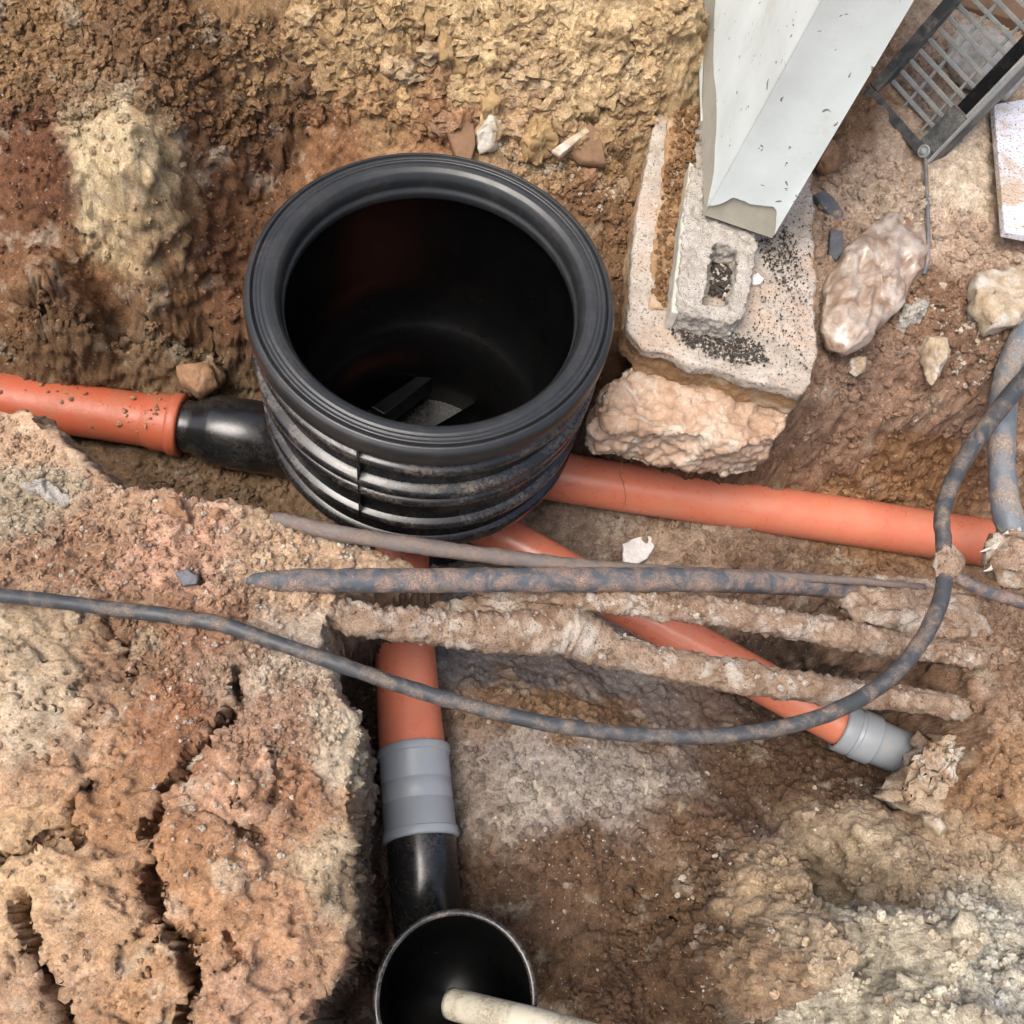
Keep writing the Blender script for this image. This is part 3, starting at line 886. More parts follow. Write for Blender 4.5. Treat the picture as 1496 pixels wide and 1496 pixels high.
# gully hopper
GC, gr = pr(666, 1457, .25, 119)
gu = thing("gully_hopper", "open black plastic gully hopper at the bottom edge with a dirty rim", "gully", (GC[0], GC[1], -.03))
V1, F1 = lathe([(gr * .97, .252), (gr * .965, .235), (gr * .92, .15), (gr * .80, .08), (gr * .62, .03), (gr * .55, .0), (gr * .5, -.03)], (GC[0], GC[1], 0), seg=72)
obj("bowl", V1, F1, M['black'], gu)
V1, F1 = lathe([(gr * .935, .252), (gr * .93, .235), (gr * .88, .15), (gr * .75, .085), (gr * .56, .04), (gr * .02, .03)], (GC[0], GC[1], 0), seg=72)
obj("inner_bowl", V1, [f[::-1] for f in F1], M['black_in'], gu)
V1, F1 = lathe([(gr * .93, .244), (gr * .93, .2525), (gr * .945, .255), (gr * .99, .255), (gr * 1.01, .252), (gr * 1.01, .240), (gr * .96, .238)], (GC[0], GC[1], 0), seg=72)
obj("rim", V1, F1, M['black_dusty'], gu)

P, R, m_ = pxtube([(660, 1466, .16, 22), (720, 1482, .22, 23), (790, 1500, .285, 24), (900, 1532, .36, 25), (1050, 1580, .42, 26)], 40, 28)
o = obj("waste_pipe", *m_, M['dirtypipe']); tag(o, "dirty off-white waste pipe emptying over the rim into the black gully", "pipe")

# ------------------------------------------------------------------ cables
def mudrough(amp, f=55, seed=0, top=1.0):
    def fn(P, D):
        a = fbm(P * 26 + seed, 3)
        b1, b2, _ = worley(P * f * 1.5 + seed)
        c = fbm(P * f * 3 + seed, 3)
        up_ = 0.35 + 0.65 * np.clip(D[:, 2] * .8 + .5, 0, 1)
        e = fbm(P * 9 + seed, 2)
        return amp * up_ * (0.5 * a + 0.9 * np.abs(e) + 0.55 * sstep(0, .4, b2 - b1) + 0.45 * c - 0.45)
    return fn
def wob(f, amp, seed):
    return lambda P, D: amp * fbm(P * f + seed, 3)

P, R, m_ = pxtube([(-120, 860, .49, 11), (-20, 868, .475, 11), (60, 876, .46, 11), (150, 888, .445, 11), (250, 900, .44, 11.3), (330, 914, .44, 11.5), (400, 938, .44, 11.5), (480, 965, .44, 11.5), (550, 990, .43, 11.5), (650, 1021, .42, 11.5), (750, 1047, .41, 11.5), (850, 1065, .405, 11.5), (960, 1075, .40, 11.5), (1060, 1074, .40, 11.5),
                   (1150, 1061, .40, 11.5), (1230, 1034, .40, 12), (1300, 990, .40, 12), (1350, 930, .40, 12), (1377, 865, .40, 11.5), (1379, 800, .40, 11.5), (1376, 755, .40, 11.5), (1388, 712, .405, 12), (1412, 665, .41, 12.5), (1443, 620, .42, 13), (1478, 576, .43, 13.5), (1510, 540, .44, 14), (1560, 480, .46, 14)], 260, 20, True, wob(40, .0012, 3))
o = obj("thin_cable", *m_, M['cable']); tag(o, "long thin black cable sagging in a loop across the whole trench", "cable")
P, R, m_ = pxtube([(355, 848, .385, 8), (395, 848, .40, 14), (450, 848, .395, 17), (600, 848, .38, 18), (800, 847, .35, 18), (1000, 847, .30, 18), (1150, 852, .23, 17.5), (1230, 859, .18, 17), (1290, 868, .13, 15)], 120, 28, True, wob(60, .0018, 9))
o = obj("thick_cable", *m_, M['cable_m']); tag(o, "thick mud-spattered black cable lying straight across in front of the chamber", "cable")
P, R, m_ = pxtube([(400, 757, .365, 10), (440, 766, .378, 11), (480, 776, .385, 12), (600, 796, .38, 12.5), (750, 816, .36, 12), (880, 829, .33, 10), (1050, 838, .28, 8), (1240, 848, .22, 6), (1350, 858, .19, 5)], 110, 20, True, wob(70, .0015, 5))
o = obj("rusty_rod", *m_, M['rod']); tag(o, "dull grey-brown rusty rod along the edge of the earth, touching the chamber front", "rod")

MUDC = []
def muddy(label, pts, amp, core_shift, seed, halfs=.62):
    P, R, m_ = pxtube(pts, 190, 34, True, mudrough(amp, 50, seed))
    t = thing("mud_caked_cable", label, "cable", P[0], "mud-caked cables")
    obj("mud_crust", *m_, M['crust'], t)
    Pc = P.copy(); Pc[:, 2] -= R * core_shift
    obj("sheath", *tube(Pc, R * halfs, 18), M['cable'], t)
    MUDC.append((t, P, R))
    return t
muddy("lower mud-caked cable over the short orange pipe, ending in the right bank", [(455, 878, .36, 12), (480, 893, .345, 22), (560, 908, .325, 25), (640, 916, .305, 26), (720, 924, .29, 29), (790, 924, .28, 34), (835, 922, .275, 40), (880, 944, .27, 30), (960, 966, .26, 23), (1050, 984, .245, 23), (1150, 1000, .23, 22), (1250, 1013, .21, 20), (1330, 1022, .19, 18), (1410, 1036, .165, 16)], .011, .42, 2, .72)
muddy("upper mud-caked cable just below the thick black cable, ending right in a rusty tip", [(690, 862, .30, 8), (800, 868, .30, 13), (900, 880, .295, 17), (980, 888, .285, 19), (1080, 900, .27, 20), (1180, 918, .25, 20), (1270, 936, .235, 19), (1350, 948, .225, 18), (1436, 962, .215, 16)], .010, .5, 12)

def ledge(label, px, z, h, seed):
    O = np.array([at(x, y, z) for x, y in px])
    o = obj("caked_soil", *lump_mesh(O, h, .03, 3.5, .010, 40, 110, 26, seed), M['crust'])
    return tag(o, label, "soil")
ledge("ledge of caked soil bridging the thick cable and the mud-caked cable below it", [(630, 888), (700, 868), (790, 866), (858, 878), (868, 905), (850, 930), (780, 935), (700, 928), (640, 918)], .285, .010, 51)
ledge("crumbly soil ledge where the cables run into the right bank", [(1205, 872), (1250, 850), (1310, 846), (1375, 852), (1425, 880), (1445, 925), (1400, 940), (1330, 935), (1260, 915)], .165, .03, 52)
# conduit, branch and mud knot at the right
P, R, m_ = pxtube([(1540, 400, .45, 26), (1500, 490, .42, 24), (1472, 560, .38, 21), (1464, 620, .33, 19), (1464, 690, .29, 19), (1472, 750, .27, 21), (1490, 800, .25, 24)], 80, 28, True, wob(60, .0018, 19))
o = obj("conduit", *m_, M['conduit']); tag(o, "stout blue-grey muddy conduit dropping down the right edge over the orange pipe", "conduit")
P, R, m_ = pxtube([(1380, 832, .40, 9), (1410, 850, .39, 9), (1440, 864, .37, 9.5), (1480, 876, .35, 9.5), (1540, 892, .33, 10)], 50, 18, True, wob(60, .0012, 23))
o = obj("branch_cable", *m_, M['cable_m']); tag(o, "short muddy cable branching right from the mud knot", "cable")
def blob(px, py, z, r, name, label, cat, mat, amp, seed, sy=1.0, group=None):
    c, rr = pr(px, py, z, r)
    a = np.linspace(0, 2 * np.pi, 24, endpoint=False)
    O = np.stack([c[0] + rr * np.cos(a), c[1] + rr * sy * np.sin(a), np.full(24, c[2])], 1)
    o = obj(name, *lump_mesh(O, rr * .9, rr * .9, 2.0, amp, 60, 48, 12, seed), mat)
    return tag(o, label, cat, group)
blob(1384, 824, .40, 21, "mud_knot", "lump of dried mud holding the thin cable and its branch together", "mud lump", M['crust'], .006, 31, 1.35)
blob(1478, 818, .27, 40, "mud_lump", "rough mud lump round the foot of the blue-grey conduit", "mud lump", M['crust'], .010, 34, 1.1)
# torn film on the conduit foot
for k, (pts, lab) in enumerate([([(1490, 770), (1470, 776), (1448, 795), (1432, 806), (1452, 804), (1475, 797), (1496, 792)], "torn strip of pale plastic film pointing left over the orange pipe"),
                                ([(1500, 795), (1475, 803), (1450, 820), (1436, 834), (1460, 825), (1485, 818), (1502, 812)], "lower torn strip of pale plastic film at the conduit foot")]):
    O = np.array([at(x, y, .285 - .008 * k) for x, y in pts])
    o = obj("torn_film", *lump_mesh(O, .004, .002, 3, .004, 50, 44, 6, 40 + k), M['film']); tag(o, lab, "plastic film")

# ------------------------------------------------------------------ footing, wall and masonry
def slab_mesh(px, zt, th):
    O = np.array([at(x, y, zt) for x, y in px])
    n = len(O)
    V = np.vstack([O, O - [0, 0, th]])
    F = [tuple(range(n)), tuple(reversed(range(n, 2 * n)))] + [(i, n + i, n + (i + 1) % n, (i + 1) % n) for i in range(n)]
    return V, F
ft = thing("strip_footing", "weathered concrete footing slab under the white wall, broken off at the front", "footing", at(1060, 450, .37))
FZ = .462
SLAB = [(940, 508), (975, 515), (1010, 532), (1050, 538), (1090, 555), (1130, 560), (1173, 575), (1184, 556), (1194, 520), (1189, 470), (1192, 400), (1188, 350), (1187, 243), (1190, 60), (1250, -120), (1040, -120), (1003, 55), (972, 130), (950, 205), (928, 330), (922, 400), (916, 480)]
V1, F1 = slab_mesh(SLAB, FZ, .026)
roughen(obj("slab", V1, F1, M['concrete'], ft), .0045, [(.05, .012), (.016, .008), (.007, .004)])
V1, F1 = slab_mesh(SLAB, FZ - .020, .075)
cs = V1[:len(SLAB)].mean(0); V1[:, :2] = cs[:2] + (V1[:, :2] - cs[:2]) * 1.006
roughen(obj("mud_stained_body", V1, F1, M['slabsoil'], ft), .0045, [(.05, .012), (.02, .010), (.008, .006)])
V1, F1 = slab_mesh([(952, 447), (994, 457), (1000, 380), (1012, 240), (1030, 60), (1008, 60), (978, 180), (962, 300), (952, 390)], FZ + .004, .02)
o = roughen(obj("soil_film", V1, F1, M['slabsoil'], ft), .0045, [(.06, .022), (.025, .012), (.01, .006)])
V1, F1 = slab_mesh([(872, 598), (885, 570), (925, 528), (1000, 540), (1080, 562), (1148, 585), (1154, 608), (1140, 640), (1090, 648), (1000, 634), (930, 622), (885, 618)], .375, .13)
mt_ = obj("footing_underside", V1, F1, M['mortar']); roughen(mt_, .0038, [(.09, .05), (.035, .022), (.014, .014), (.006, .007)])
mt_.name = "mortar_mass"; tag(mt_, "ragged pinkish mortar mass bulging out below the concrete footing", "mortar")

# hollow block stub in front of the wall foot
hb = thing("hollow_block", "broken hollow concrete block on the footing at the foot of the wall", "block", at(1050, 410, FZ))
HZ = FZ + .055
outer = [(988, 452), (1030, 463), (1078, 474), (1092, 440), (1102, 390), (1105, 345), (1100, 250), (1010, 240), (1000, 330), (992, 400)]
inner = [(1028, 443), (1062, 452), (1078, 400), (1082, 366), (1044, 352), (1034, 395)]
O = np.array([at(x, y, HZ) for x, y in outer]); I = np.array([at(x, y, HZ) for x, y in inner])
O2, I2 = resample(O, 40), resample(I, 40)
# match the two loops by angle round the hole
cI = I2.mean(0)
def by_angle(Q, n=48):
    a = np.arctan2(Q[:, 1] - cI[1], Q[:, 0] - cI[0]); k = np.argsort(a)
    aa = np.concatenate([a[k] - 2 * np.pi, a[k], a[k] + 2 * np.pi]); QQ = np.vstack([Q[k]] * 3)
    t = np.linspace(-np.pi, np.pi, n, endpoint=False)
    return np.stack([np.interp(t, aa, QQ[:, j]) for j in range(3)], 1)
O3, I3 = by_angle(resample(O, 200)), by_angle(resample(I, 200))
n = 48
dz = np.array([0, 0, HZ - FZ + .003])
V1 = np.vstack([O3, I3, I3 - dz, O3 - dz])
F1 = [(r * n + i, r * n + (i + 1) % n, ((r + 1) % 4) * n + (i + 1) % n, ((r + 1) % 4) * n + i) for r in range(4) for i in range(n)]
roughen(obj("block_shell", V1, F1, M['block'], hb), .0032, [(.03, .016), (.010, .010), (.005, .005)])
V1, F1 = slab_mesh([(981, 455), (992, 458), (1006, 330), (1016, 240), (1008, 236), (996, 320), (986, 400)], HZ - .006, HZ - FZ - .006)
roughen(obj("plaster_strip", V1, F1, M['plaster'], hb), .004, [(.03, .005)])

# painted wall end: front face plus long side running back
WZ = HZ + .012
BL, BR = at(1029, 314, WZ), at(1128, 348, WZ)
LB = at(1020, 0, WZ)
back = LB - BL; back = back / np.linalg.norm(back) * 1.1
TL = at(1200 + 83, -150, 1.12); TR_ = at(1335 + 89, -150, 1.12)
upL = (TL - BL) / (TL[2] - BL[2]); upR = (TR_ - BR) / (TR_[2] - BR[2])
HW = 1.4
wl = thing("wall_end", "white painted wall end standing on the footing with flaking grey foot", "wall", BL)
def wallpt(s, u, zz):
    """s 0..1 across the front, u metres back, zz metres up"""
    a = BL + upL * zz; b = BR + upR * zz
    return a + (b - a) * s + back / np.linalg.norm(back) * u
V1 = [wallpt(s, u, z) for z in (0, HW) for u in (0, 1.1) for s in (0, 1)]
F1 = [(0, 2, 3, 1), (4, 5, 7, 6), (0, 1, 5, 4), (2, 6, 7, 3), (0, 4, 6, 2), (1, 3, 7, 5)]
obj("render_core", V1, F1, M['bare'], wl, False)
# coats of paint, 2 mm proud, with broken lower edges
nF = np.cross(BR - BL, upL); nF /= np.linalg.norm(nF)
if nF @ (CAM - BL) < 0: nF = -nF
nL = np.cross(back, upL); nL /= np.linalg.norm(nL)
if nL @ (BL - BR) < 0: nL = -nL
def coat(name, bot, top, n):
    """sheet between two rows of wall points, given its thickness"""
    k = len(bot)
    A = np.vstack([bot, top]); B = A + n * .0025
    V = np.vstack([A - n * .002, B])
    m2 = 2 * k
    F = []
    for i in range(k - 1):
        F += [(m2 + i, m2 + i + 1, m2 + k + i + 1, m2 + k + i), (i, k + i, k + i + 1, i + 1), (i, i + 1, m2 + i + 1, m2 + i)]
    F += [(0, m2, m2 + k, k), (k - 1, 2 * k - 1, m2 + 2 * k - 1, m2 + k - 1), (k, m2 + k, m2 + 2 * k - 1, 2 * k - 1)]
    return obj(name, V, F, M['paint'], wl, False)
ss = np.linspace(0, 1, 40)
low_edge = np.interp(ss, [0, .10, .22, .5, .78, .86, .92, 1.0], [.028, .034, .060, .058, .066, .060, .040, .012]) + .004 * fbm(np.stack([ss * 9, ss * 0, ss * 0], 1), 3)
coat("front_paint", np.array([wallpt(s * 1.0, -.0, z) for s, z in zip(ss, low_edge)]), np.array([wallpt(s, 0, HW) for s in ss]), nF)
uu = np.linspace(0.001, 1.1, 70)
edge = np.interp(uu, [0, .03, .1, .2, .3, .42, .5, .7, 1.1], [.02, .045, .07, .075, .07, .085, .10, .115, .01]) + .010 * fbm(np.stack([uu * 16, uu * 0, uu * 0], 1), 3)
coat("side_paint", np.array([wallpt(0, u, max(z, .004)) for u, z in zip(uu, edge)]), np.array([wallpt(0, u, HW) for u in uu]), nL)
e2 = np.interp(uu, [0, .2, .35, .45, .7, 1.1], [.0, .0, .022, .030, .035, .03])
k = (uu > .22)
V1b = np.array([wallpt(0, u, .001) for u in uu[k]]); V1t = np.array([wallpt(0, u, max(z, .003)) for u, z in zip(uu[k], e2[k])])
coat("side_paint_remnant", V1b, V1t, nL)

# ------------------------------------------------------------------ crate top right
Zv = np.array([0, 0, 1.0])
CH_ = .055                                     # depth of its side walls
R_ = at(1351, 238, .47)
v_ = at(1261, 136, .47) - R_; Lv = np.linalg.norm(v_); v_ /= Lv
u_ = np.array([.33, .27, .90]); u_ -= v_ * (u_ @ v_); u_ /= np.linalg.norm(u_)
Zn = np.cross(u_, v_); Zn = Zn if Zn @ (CAM - R_) > 0 else -Zn
O_ = R_ - Zn * CH_
Lu = .46
ct = thing("plastic_crate", "dusty grey slatted plastic crate standing on end beside the wall", "crate", O_)
def cbox(name, u0, u1, v0, v1, z0, z1, mat, bw=.0015, parent=None):
    V1, F1 = box(O_ + u_ * u0 + v_ * v0 + Zn * z0, u_ * (u1 - u0), v_ * (v1 - v0), Zn * (z1 - z0))
    return bevel(obj(name, V1, F1, mat, parent or ct, False), bw)
cbox("end_wall", 0, .005, 0, Lv, -.004, CH_ - .0045, M['frame'])
cbox("side_wall", .0055, Lu, 0, .005, -.004, CH_ - .0045, M['frame'])
cbox("side_wall", .0055, Lu, Lv - .005, Lv, -.004, CH_ - .0045, M['frame'])
cbox("end_rim", 0, .020, .0, Lv, CH_ - .004, CH_, M['frame'])
sr = cbox("side_rim", .021, .105, .0, .040, CH_ - .004, CH_ + .001, M['frame'])
cbox("side_rim", .30, Lu, .0, .040, CH_ - .004, CH_ + .001, M['frame'])
cbox("side_rim", .1055, .2995, .0, .007, CH_ - .004, CH_ + .001, M['bar'])
cbox("hand_grip", .1055, .2995, .0075, .039, CH_ - .022, CH_ - .012, M['black'])
cbox("side_rim", .021, Lu, Lv - .022, Lv, CH_ - .004, CH_ + .001, M['frame'])
cbox("rim_lip", .0, Lu, -.004, -.0005, CH_ - .012, CH_ + .002, M['bar'])
nb = 18
for i in range(nb):
    u0 = .012 + i * (Lu - .02) / nb
    cbox("bar", u0, u0 + .0075, .006, Lv - .006, -.006, .003, M['bar'], .0012)
for vv in (Lv * .36, Lv * .68):
    cbox("cross_bar", .006, Lu, vv, vv + .005, -.0065, .0015, M['bar'], .001)
V1, F1 = lathe([(.0125, 0.0), (.0125, .004), (.010, .006), (.0095, .003), (.0065, .003), (.006, .008), (.0045, .0105), (.0001, .011)], O_ + u_ * .013 + v_ * .018 + Zn * (CH_ - .001), Zn, seg=28)
obj("corner_stud", V1, F1, M['bar'], ct)

O = np.array([at(x, y, .50) for x, y in [(1378, 75), (1400, 40), (1440, 22), (1500, 40), (1520, 120), (1480, 150), (1440, 135), (1400, 120)]])
tag(obj("crumpled_sheet", *lump_mesh(O, .03, .03, 3, .008, 24, 80, 16, 71, (0, 0), .006, 8), M['film']), "crumpled white plastic sheet on the ground behind the crate", "sheet")
V1, F1 = slab_mesh([(1370, -30), (1395, 5), (1560, 50), (1560, -30)], .515, .03)
tag(bevel(obj("timber_board", V1, F1, M['tilesh'], None, False), .002), "brown timber board behind the crate at the top right corner", "board")
# white tile at the right edge
V1, F1 = slab_mesh([(1452, 152), (1468, 338), (1640, 372), (1640, 120)], .50, .016)
o = bevel(obj("white_tile", V1, F1, M['tile'], None, False), .002); tag(o, "white speckled tile slab lying on the soil right of the crate", "tile")

# plastic bag of mud
bz = bil(ZF, *[np.array([v]) for v in at(1275, 440, .41)[:2]])[0] + .012
bo = [(500, 575), (600, 545), (690, 590), (745, 650), (768, 760), (766, 850), (735, 905), (655, 950), (630, 995), (592, 1080), (530, 1160), (440, 1210), (425, 1275), (350, 1325), (275, 1350), (185, 1315), (142, 1230), (140, 1070), (165, 960), (195, 880), (270, 760), (370, 665)]
O = np.array([at(1160 + x / 3.94, 180 + y / 3.94, bz) for x, y in bo])
o = obj("plastic_bag", *lump_mesh(O, .040, .02, 3.0, .005, 22, 110, 30, 5, fold=.013), M['bag'])
tag(o, "crumpled clear plastic bag full of brown mud beside the footing", "bag")
P, R, m_ = pxtube([(1352, 228, .475, 3.0), (1354, 280, .462, 3), (1356, 330, .452, 3), (1356, 375, .445, 3), (1350, 400, .44, 2.5)], 40, 10)
o = obj("bag_cord", *m_, M['conduit']); tag(o, "thin grey strap running from the crate corner down to the plastic bag", "strap")

# ------------------------------------------------------------------ individual stones and shards
def ground_z(px, py):
    return hit(px, py, ZF)[2]
def stone(name, label, cat, pts, h, dn, mat, p=2.4, amp=.004, freq=45, seed=0, dz=0.0, tilt=(0, 0), group=None):
    c = np.mean(pts, 0)
    z = ground_z(*c) + dz
    O = np.array([at(x, y, z) for x, y in pts])
    if p < 4: amp, freq, p = amp * 1.5, freq * 1.25, p + .5
    o = obj(name, *lump_mesh(O, h * 1.25, dn, p, amp * (.6 if p < 4 else 1), freq, 72, 18, seed, tilt, 0, 9 if p < 4 else 0), M[mat])
    return tag(o, label, cat, group)
stone("stone", "large pale flat stone near the right edge above the conduit", "stone", [(1413, 412), (1450, 402), (1490, 400), (1510, 430), (1500, 465), (1470, 482), (1440, 486), (1420, 455)], .03, .02, 'pale', 3.5, .005, 30, 1, .006)
stone("stone", "long upright pale stone leaning below the plastic bag", "stone", [(1338, 490), (1358, 472), (1372, 490), (1384, 530), (1382, 556), (1362, 562), (1350, 530)], .03, .02, 'pale', 2.4, .004, 50, 2, .008)
stone("stone", "small round whitish stone at the lower tip of the plastic bag", "stone", [(1238, 525), (1250, 518), (1264, 526), (1264, 542), (1252, 549), (1240, 543)], .018, .012, 'pale', 2, .0022, 80, 3, .008)
stone("stone", "knobbly grey lump of concrete right of the plastic bag", "stone", [(1322, 440), (1345, 428), (1354, 440), (1350, 470), (1330, 490), (1310, 480)], .022, .02, 'block', 2, .006, 60, 4, .004)
stone("stone", "rounded orange-brown stone tucked against the wall's right side", "stone", [(1196, 222), (1212, 205), (1230, 222), (1226, 246), (1208, 254), (1194, 244)], .024, .02, 'tan', 2.2, .003, 50, 5, .008)
stone("shard", "upper dark slate shard right of the footing", "shard", [(1188, 286), (1204, 282), (1222, 300), (1234, 322), (1220, 328), (1204, 308)], .006, .01, 'slate', 7, .001, 60, 6, .006, (.1, .1))
stone("shard", "lower dark slate shard standing beside the plastic bag", "shard", [(1212, 338), (1228, 342), (1230, 372), (1222, 380), (1211, 374)], .006, .01, 'slate', 7, .001, 60, 7, .008, (.2, .1))
stone("shard", "bright white shard on the trench floor right of the chamber", "shard", [(909, 796), (930, 786), (950, 783), (955, 800), (945, 818), (928, 826), (910, 824)], .007, .01, 'white', 6, .0015, 60, 8, .008)
stone("shard", "brown tile shard standing behind the chamber rim, left one", "shard", [(645, 180), (665, 172), (690, 182), (695, 212), (688, 228), (668, 222)], .008, .012, 'tilesh', 6, .001, 50, 9, .014, (0, .5))
stone("shard", "brown tile shard behind the chamber rim, right one near the footing", "shard", [(826, 218), (858, 192), (874, 205), (886, 238), (850, 232)], .008, .012, 'tilesh', 6, .001, 50, 10, .010, (0, .4))
stone("shard", "thin pale edge of broken tile slanting behind the chamber", "shard", [(806, 222), (858, 186), (862, 194), (818, 230)], .006, .01, 'pale', 5, .001, 50, 11, .022)
stone("stone", "white pebble on brown soil above the chamber rim", "stone", [(614, 142), (624, 133), (636, 138), (635, 147), (618, 150)], .008, .006, 'white', 3, .0015, 80, 12, .004)
stone("stone", "pale blocky lump right behind the top of the chamber rim", "stone", [(694, 190), (714, 172), (736, 188), (734, 212), (700, 218)], .03, .02, 'pale', 2.6, .004, 50, 13, .008)
stone("stone", "pale rounded stone left of the yellow lump behind the chamber", "stone", [(744, 148), (762, 140), (776, 148), (774, 162), (748, 162)], .018, .012, 'pale', 2.6, .003, 50, 14, .006)
stone("clod", "big yellow clod of sandy soil behind the right of the chamber rim", "clod", [(752, 196), (778, 182), (806, 190), (816, 215), (800, 236), (768, 232)], .04, .02, 'clay', 2.2, .007, 45, 15, .008)
stone("clod", "small orange clod right behind the chamber rim", "clod", [(846, 250), (864, 241), (876, 252), (870, 266), (850, 264)], .014, .01, 'tan', 2.4, .003, 60, 16, .004)
stone("clod", "oblong yellow clod in the loose soil at top centre", "clod", [(637, 45), (650, 40), (662, 60), (662, 86), (642, 88)], .024, .012, 'clay', 2.4, .004, 50, 17, .006)
stone("clod", "narrow upright yellow clod at top centre", "clod", [(618, 18), (630, 12), (638, 28), (634, 50), (622, 48)], .022, .012, 'clay', 2.4, .004, 50, 18, .006)
stone("clod", "rounded yellow clod left of the oblong one at top centre", "clod", [(562, 52), (582, 46), (594, 58), (590, 72), (570, 76)], .022, .012, 'clay', 2.2, .004, 50, 19, .006)
stone("clod", "broad yellow clod in the middle of the loose soil heap", "clod", [(658, 76), (682, 68), (690, 90), (680, 104), (660, 102)], .024, .012, 'clay', 2.2, .004, 50, 20, .006)
stone("clod", "tall yellow clod above the pale lump behind the chamber", "clod", [(690, 130), (704, 120), (722, 136), (728, 168), (706, 172)], .034, .012, 'clay', 2.2, .005, 45, 21, .006)
stone("brick_fragment", "dusty brick fragment lying beside the black inlet left of the chamber", "brick", [(256, 532), (290, 526), (312, 534), (318, 560), (290, 576), (262, 558)], .026, .03, 'tan', 3.2, .004, 40, 22, .02)
stone("brick_fragment", "dark angular lump wedged between brick fragment and chamber", "brick", [(300, 528), (322, 530), (330, 550), (318, 566), (304, 556)], .02, .03, 'tilesh', 3.0, .003, 40, 23, .025)
stone("stone", "grey rounded stone under the thin cable on the left block", "stone", [(92, 890), (108, 884), (121, 892), (119, 910), (104, 914), (92, 906)], .016, .012, 'pale', 2.2, .003, 60, 24, .004)
stone("stone", "flat grey stone set in the smooth patch of the left block", "stone", [(256, 838), (272, 832), (291, 842), (288, 854), (268, 856)], .006, .01, 'slate', 4, .002, 60, 25, .003)
stone("stone", "pale stone wedged in the crack of the left block", "stone", [(262, 1122), (285, 1098), (312, 1088), (316, 1098), (292, 1128), (270, 1142)], .014, .015, 'pale', 2.4, .004, 50, 26, .02)
stone("stone", "tan cobble on the edge of the left block above the rod", "stone", [(306, 742), (320, 738), (328, 748), (318, 760), (306, 756)], .014, .01, 'tan', 2.2, .002, 60, 27, .006)
stone("clod", "tan clod along the back edge of the left block", "clod", [(312, 728), (344, 730), (358, 744), (340, 750), (316, 742)], .016, .012, 'mortar', 2.2, .005, 50, 28, .004)
stone("clod", "crumbly orange clod on the ridge of the left block", "clod", [(236, 738), (262, 724), (268, 748), (288, 768), (262, 764)], .018, .012, 'tan', 2.2, .005, 50, 29, .004)
stone("clod", "grey clod at the far left of the earth block below its peak", "clod", [(20, 690), (60, 700), (108, 728), (100, 742), (60, 728), (20, 712)], .02, .012, 'block', 2.2, .006, 40, 30, .0)
stone("broken_mortar", "pale broken mortar shell around the grey coupling at the right", "mortar", [(1297, 1158), (1330, 1115), (1356, 1085), (1356, 1052), (1378, 1052), (1425, 1065), (1455, 1100), (1436, 1165), (1405, 1190), (1376, 1200), (1330, 1178)], .016, .08, 'crustpale', 3.2, .016, 42, 32, .022, (.1, .05))
stone("shard", "thin pale blade of mortar pointing down below the broken shell", "shard", [(1345, 1180), (1362, 1188), (1382, 1212), (1386, 1234), (1372, 1222), (1352, 1200)], .012, .02, 'pale', 3, .003, 50, 33, .02)
stone("stone", "pale fragment lying on the brown soil of the trench at lower centre right", "stone", [(1172, 1188), (1190, 1182), (1196, 1190), (1184, 1204), (1174, 1200)], .006, .006, 'pale', 3, .002, 60, 34, .003)
stone("shard", "white shard lying on the footing right of the hollow block", "shard", [(1098, 404), (1106, 399), (1116, 409), (1110, 416), (1099, 416)], .003, .004, 'white', 6, .0005, 60, 35, .0) if False else None
V1, F1 = lump_mesh(np.array([at(x, y, FZ + .004) for x, y in [(1098, 404), (1106, 399), (1116, 409), (1110, 416), (1099, 416)]]), .004, .006, 6, .0006, 60, 30, 6, 35)
tag(obj("shard", V1, F1, M['white']), "white shard lying on the footing right of the hollow block", "shard")

# angular rubble, one object per stone
def hull_mesh(k):
    r2 = np.random.default_rng(100 + k)
    bm = bmesh.new()
    for q in r2.normal(size=(13, 3)):
        q = q / np.linalg.norm(q) * np.array([1, .8, .62])
        bm.verts.new(q)
    bmesh.ops.convex_hull(bm, input=bm.verts)
    bmesh.ops.delete(bm, geom=[v for v in bm.verts if not v.link_faces], context='VERTS')
    bmesh.ops.bevel(bm, geom=bm.edges[:], offset=.07, segments=1, affect='EDGES')
    me = bpy.data.meshes.new("rubble_stone"); bm.to_mesh(me); bm.free()
    return me
def strew(name, label, cat, group, poly, n, a, b, mats, k0):
    meshes = []
    for k in range(6):
        me = hull_mesh(k0 + k); me.materials.append(M[mats[k % len(mats)]]); meshes.append(me)
    xy = spots(poly, n); z = bil(ZF, xy[:, 0], xy[:, 1]); q = sizes(n, a, b, 1.7)
    P = np.column_stack([xy, z]) - CAM
    k = np.argsort((P @ _r) / (P @ _f))                 # left to right as the photograph shows them
    xy, z, q = xy[k], z[k], q[k]
    for i in range(n):
        o = bpy.data.objects.new(name, meshes[i % 6]); COL.objects.link(o)
        o.location = (xy[i, 0], xy[i, 1], z[i] + q[i] * .2)
        o.rotation_euler = (random.uniform(-.7, .7), random.uniform(-.7, .7), random.uniform(0, 6.28))
        o.scale = (q[i],) * 3
        sw = "tiny" if q[i] < a + .25 * (b - a) else ("small" if q[i] < a + .6 * (b - a) else "larger")
        tag(o, f"{sw} {label}, {ORD[i]} from the left", cat, group)
ORD = "first second third fourth fifth sixth seventh eighth ninth tenth eleventh twelfth thirteenth fourteenth fifteenth sixteenth seventeenth eighteenth nineteenth twentieth".split()
ORD += ["twenty-" + w for w in ORD[:9]] + ["thirtieth"] + ["thirty-" + w for w in ORD[:9]]
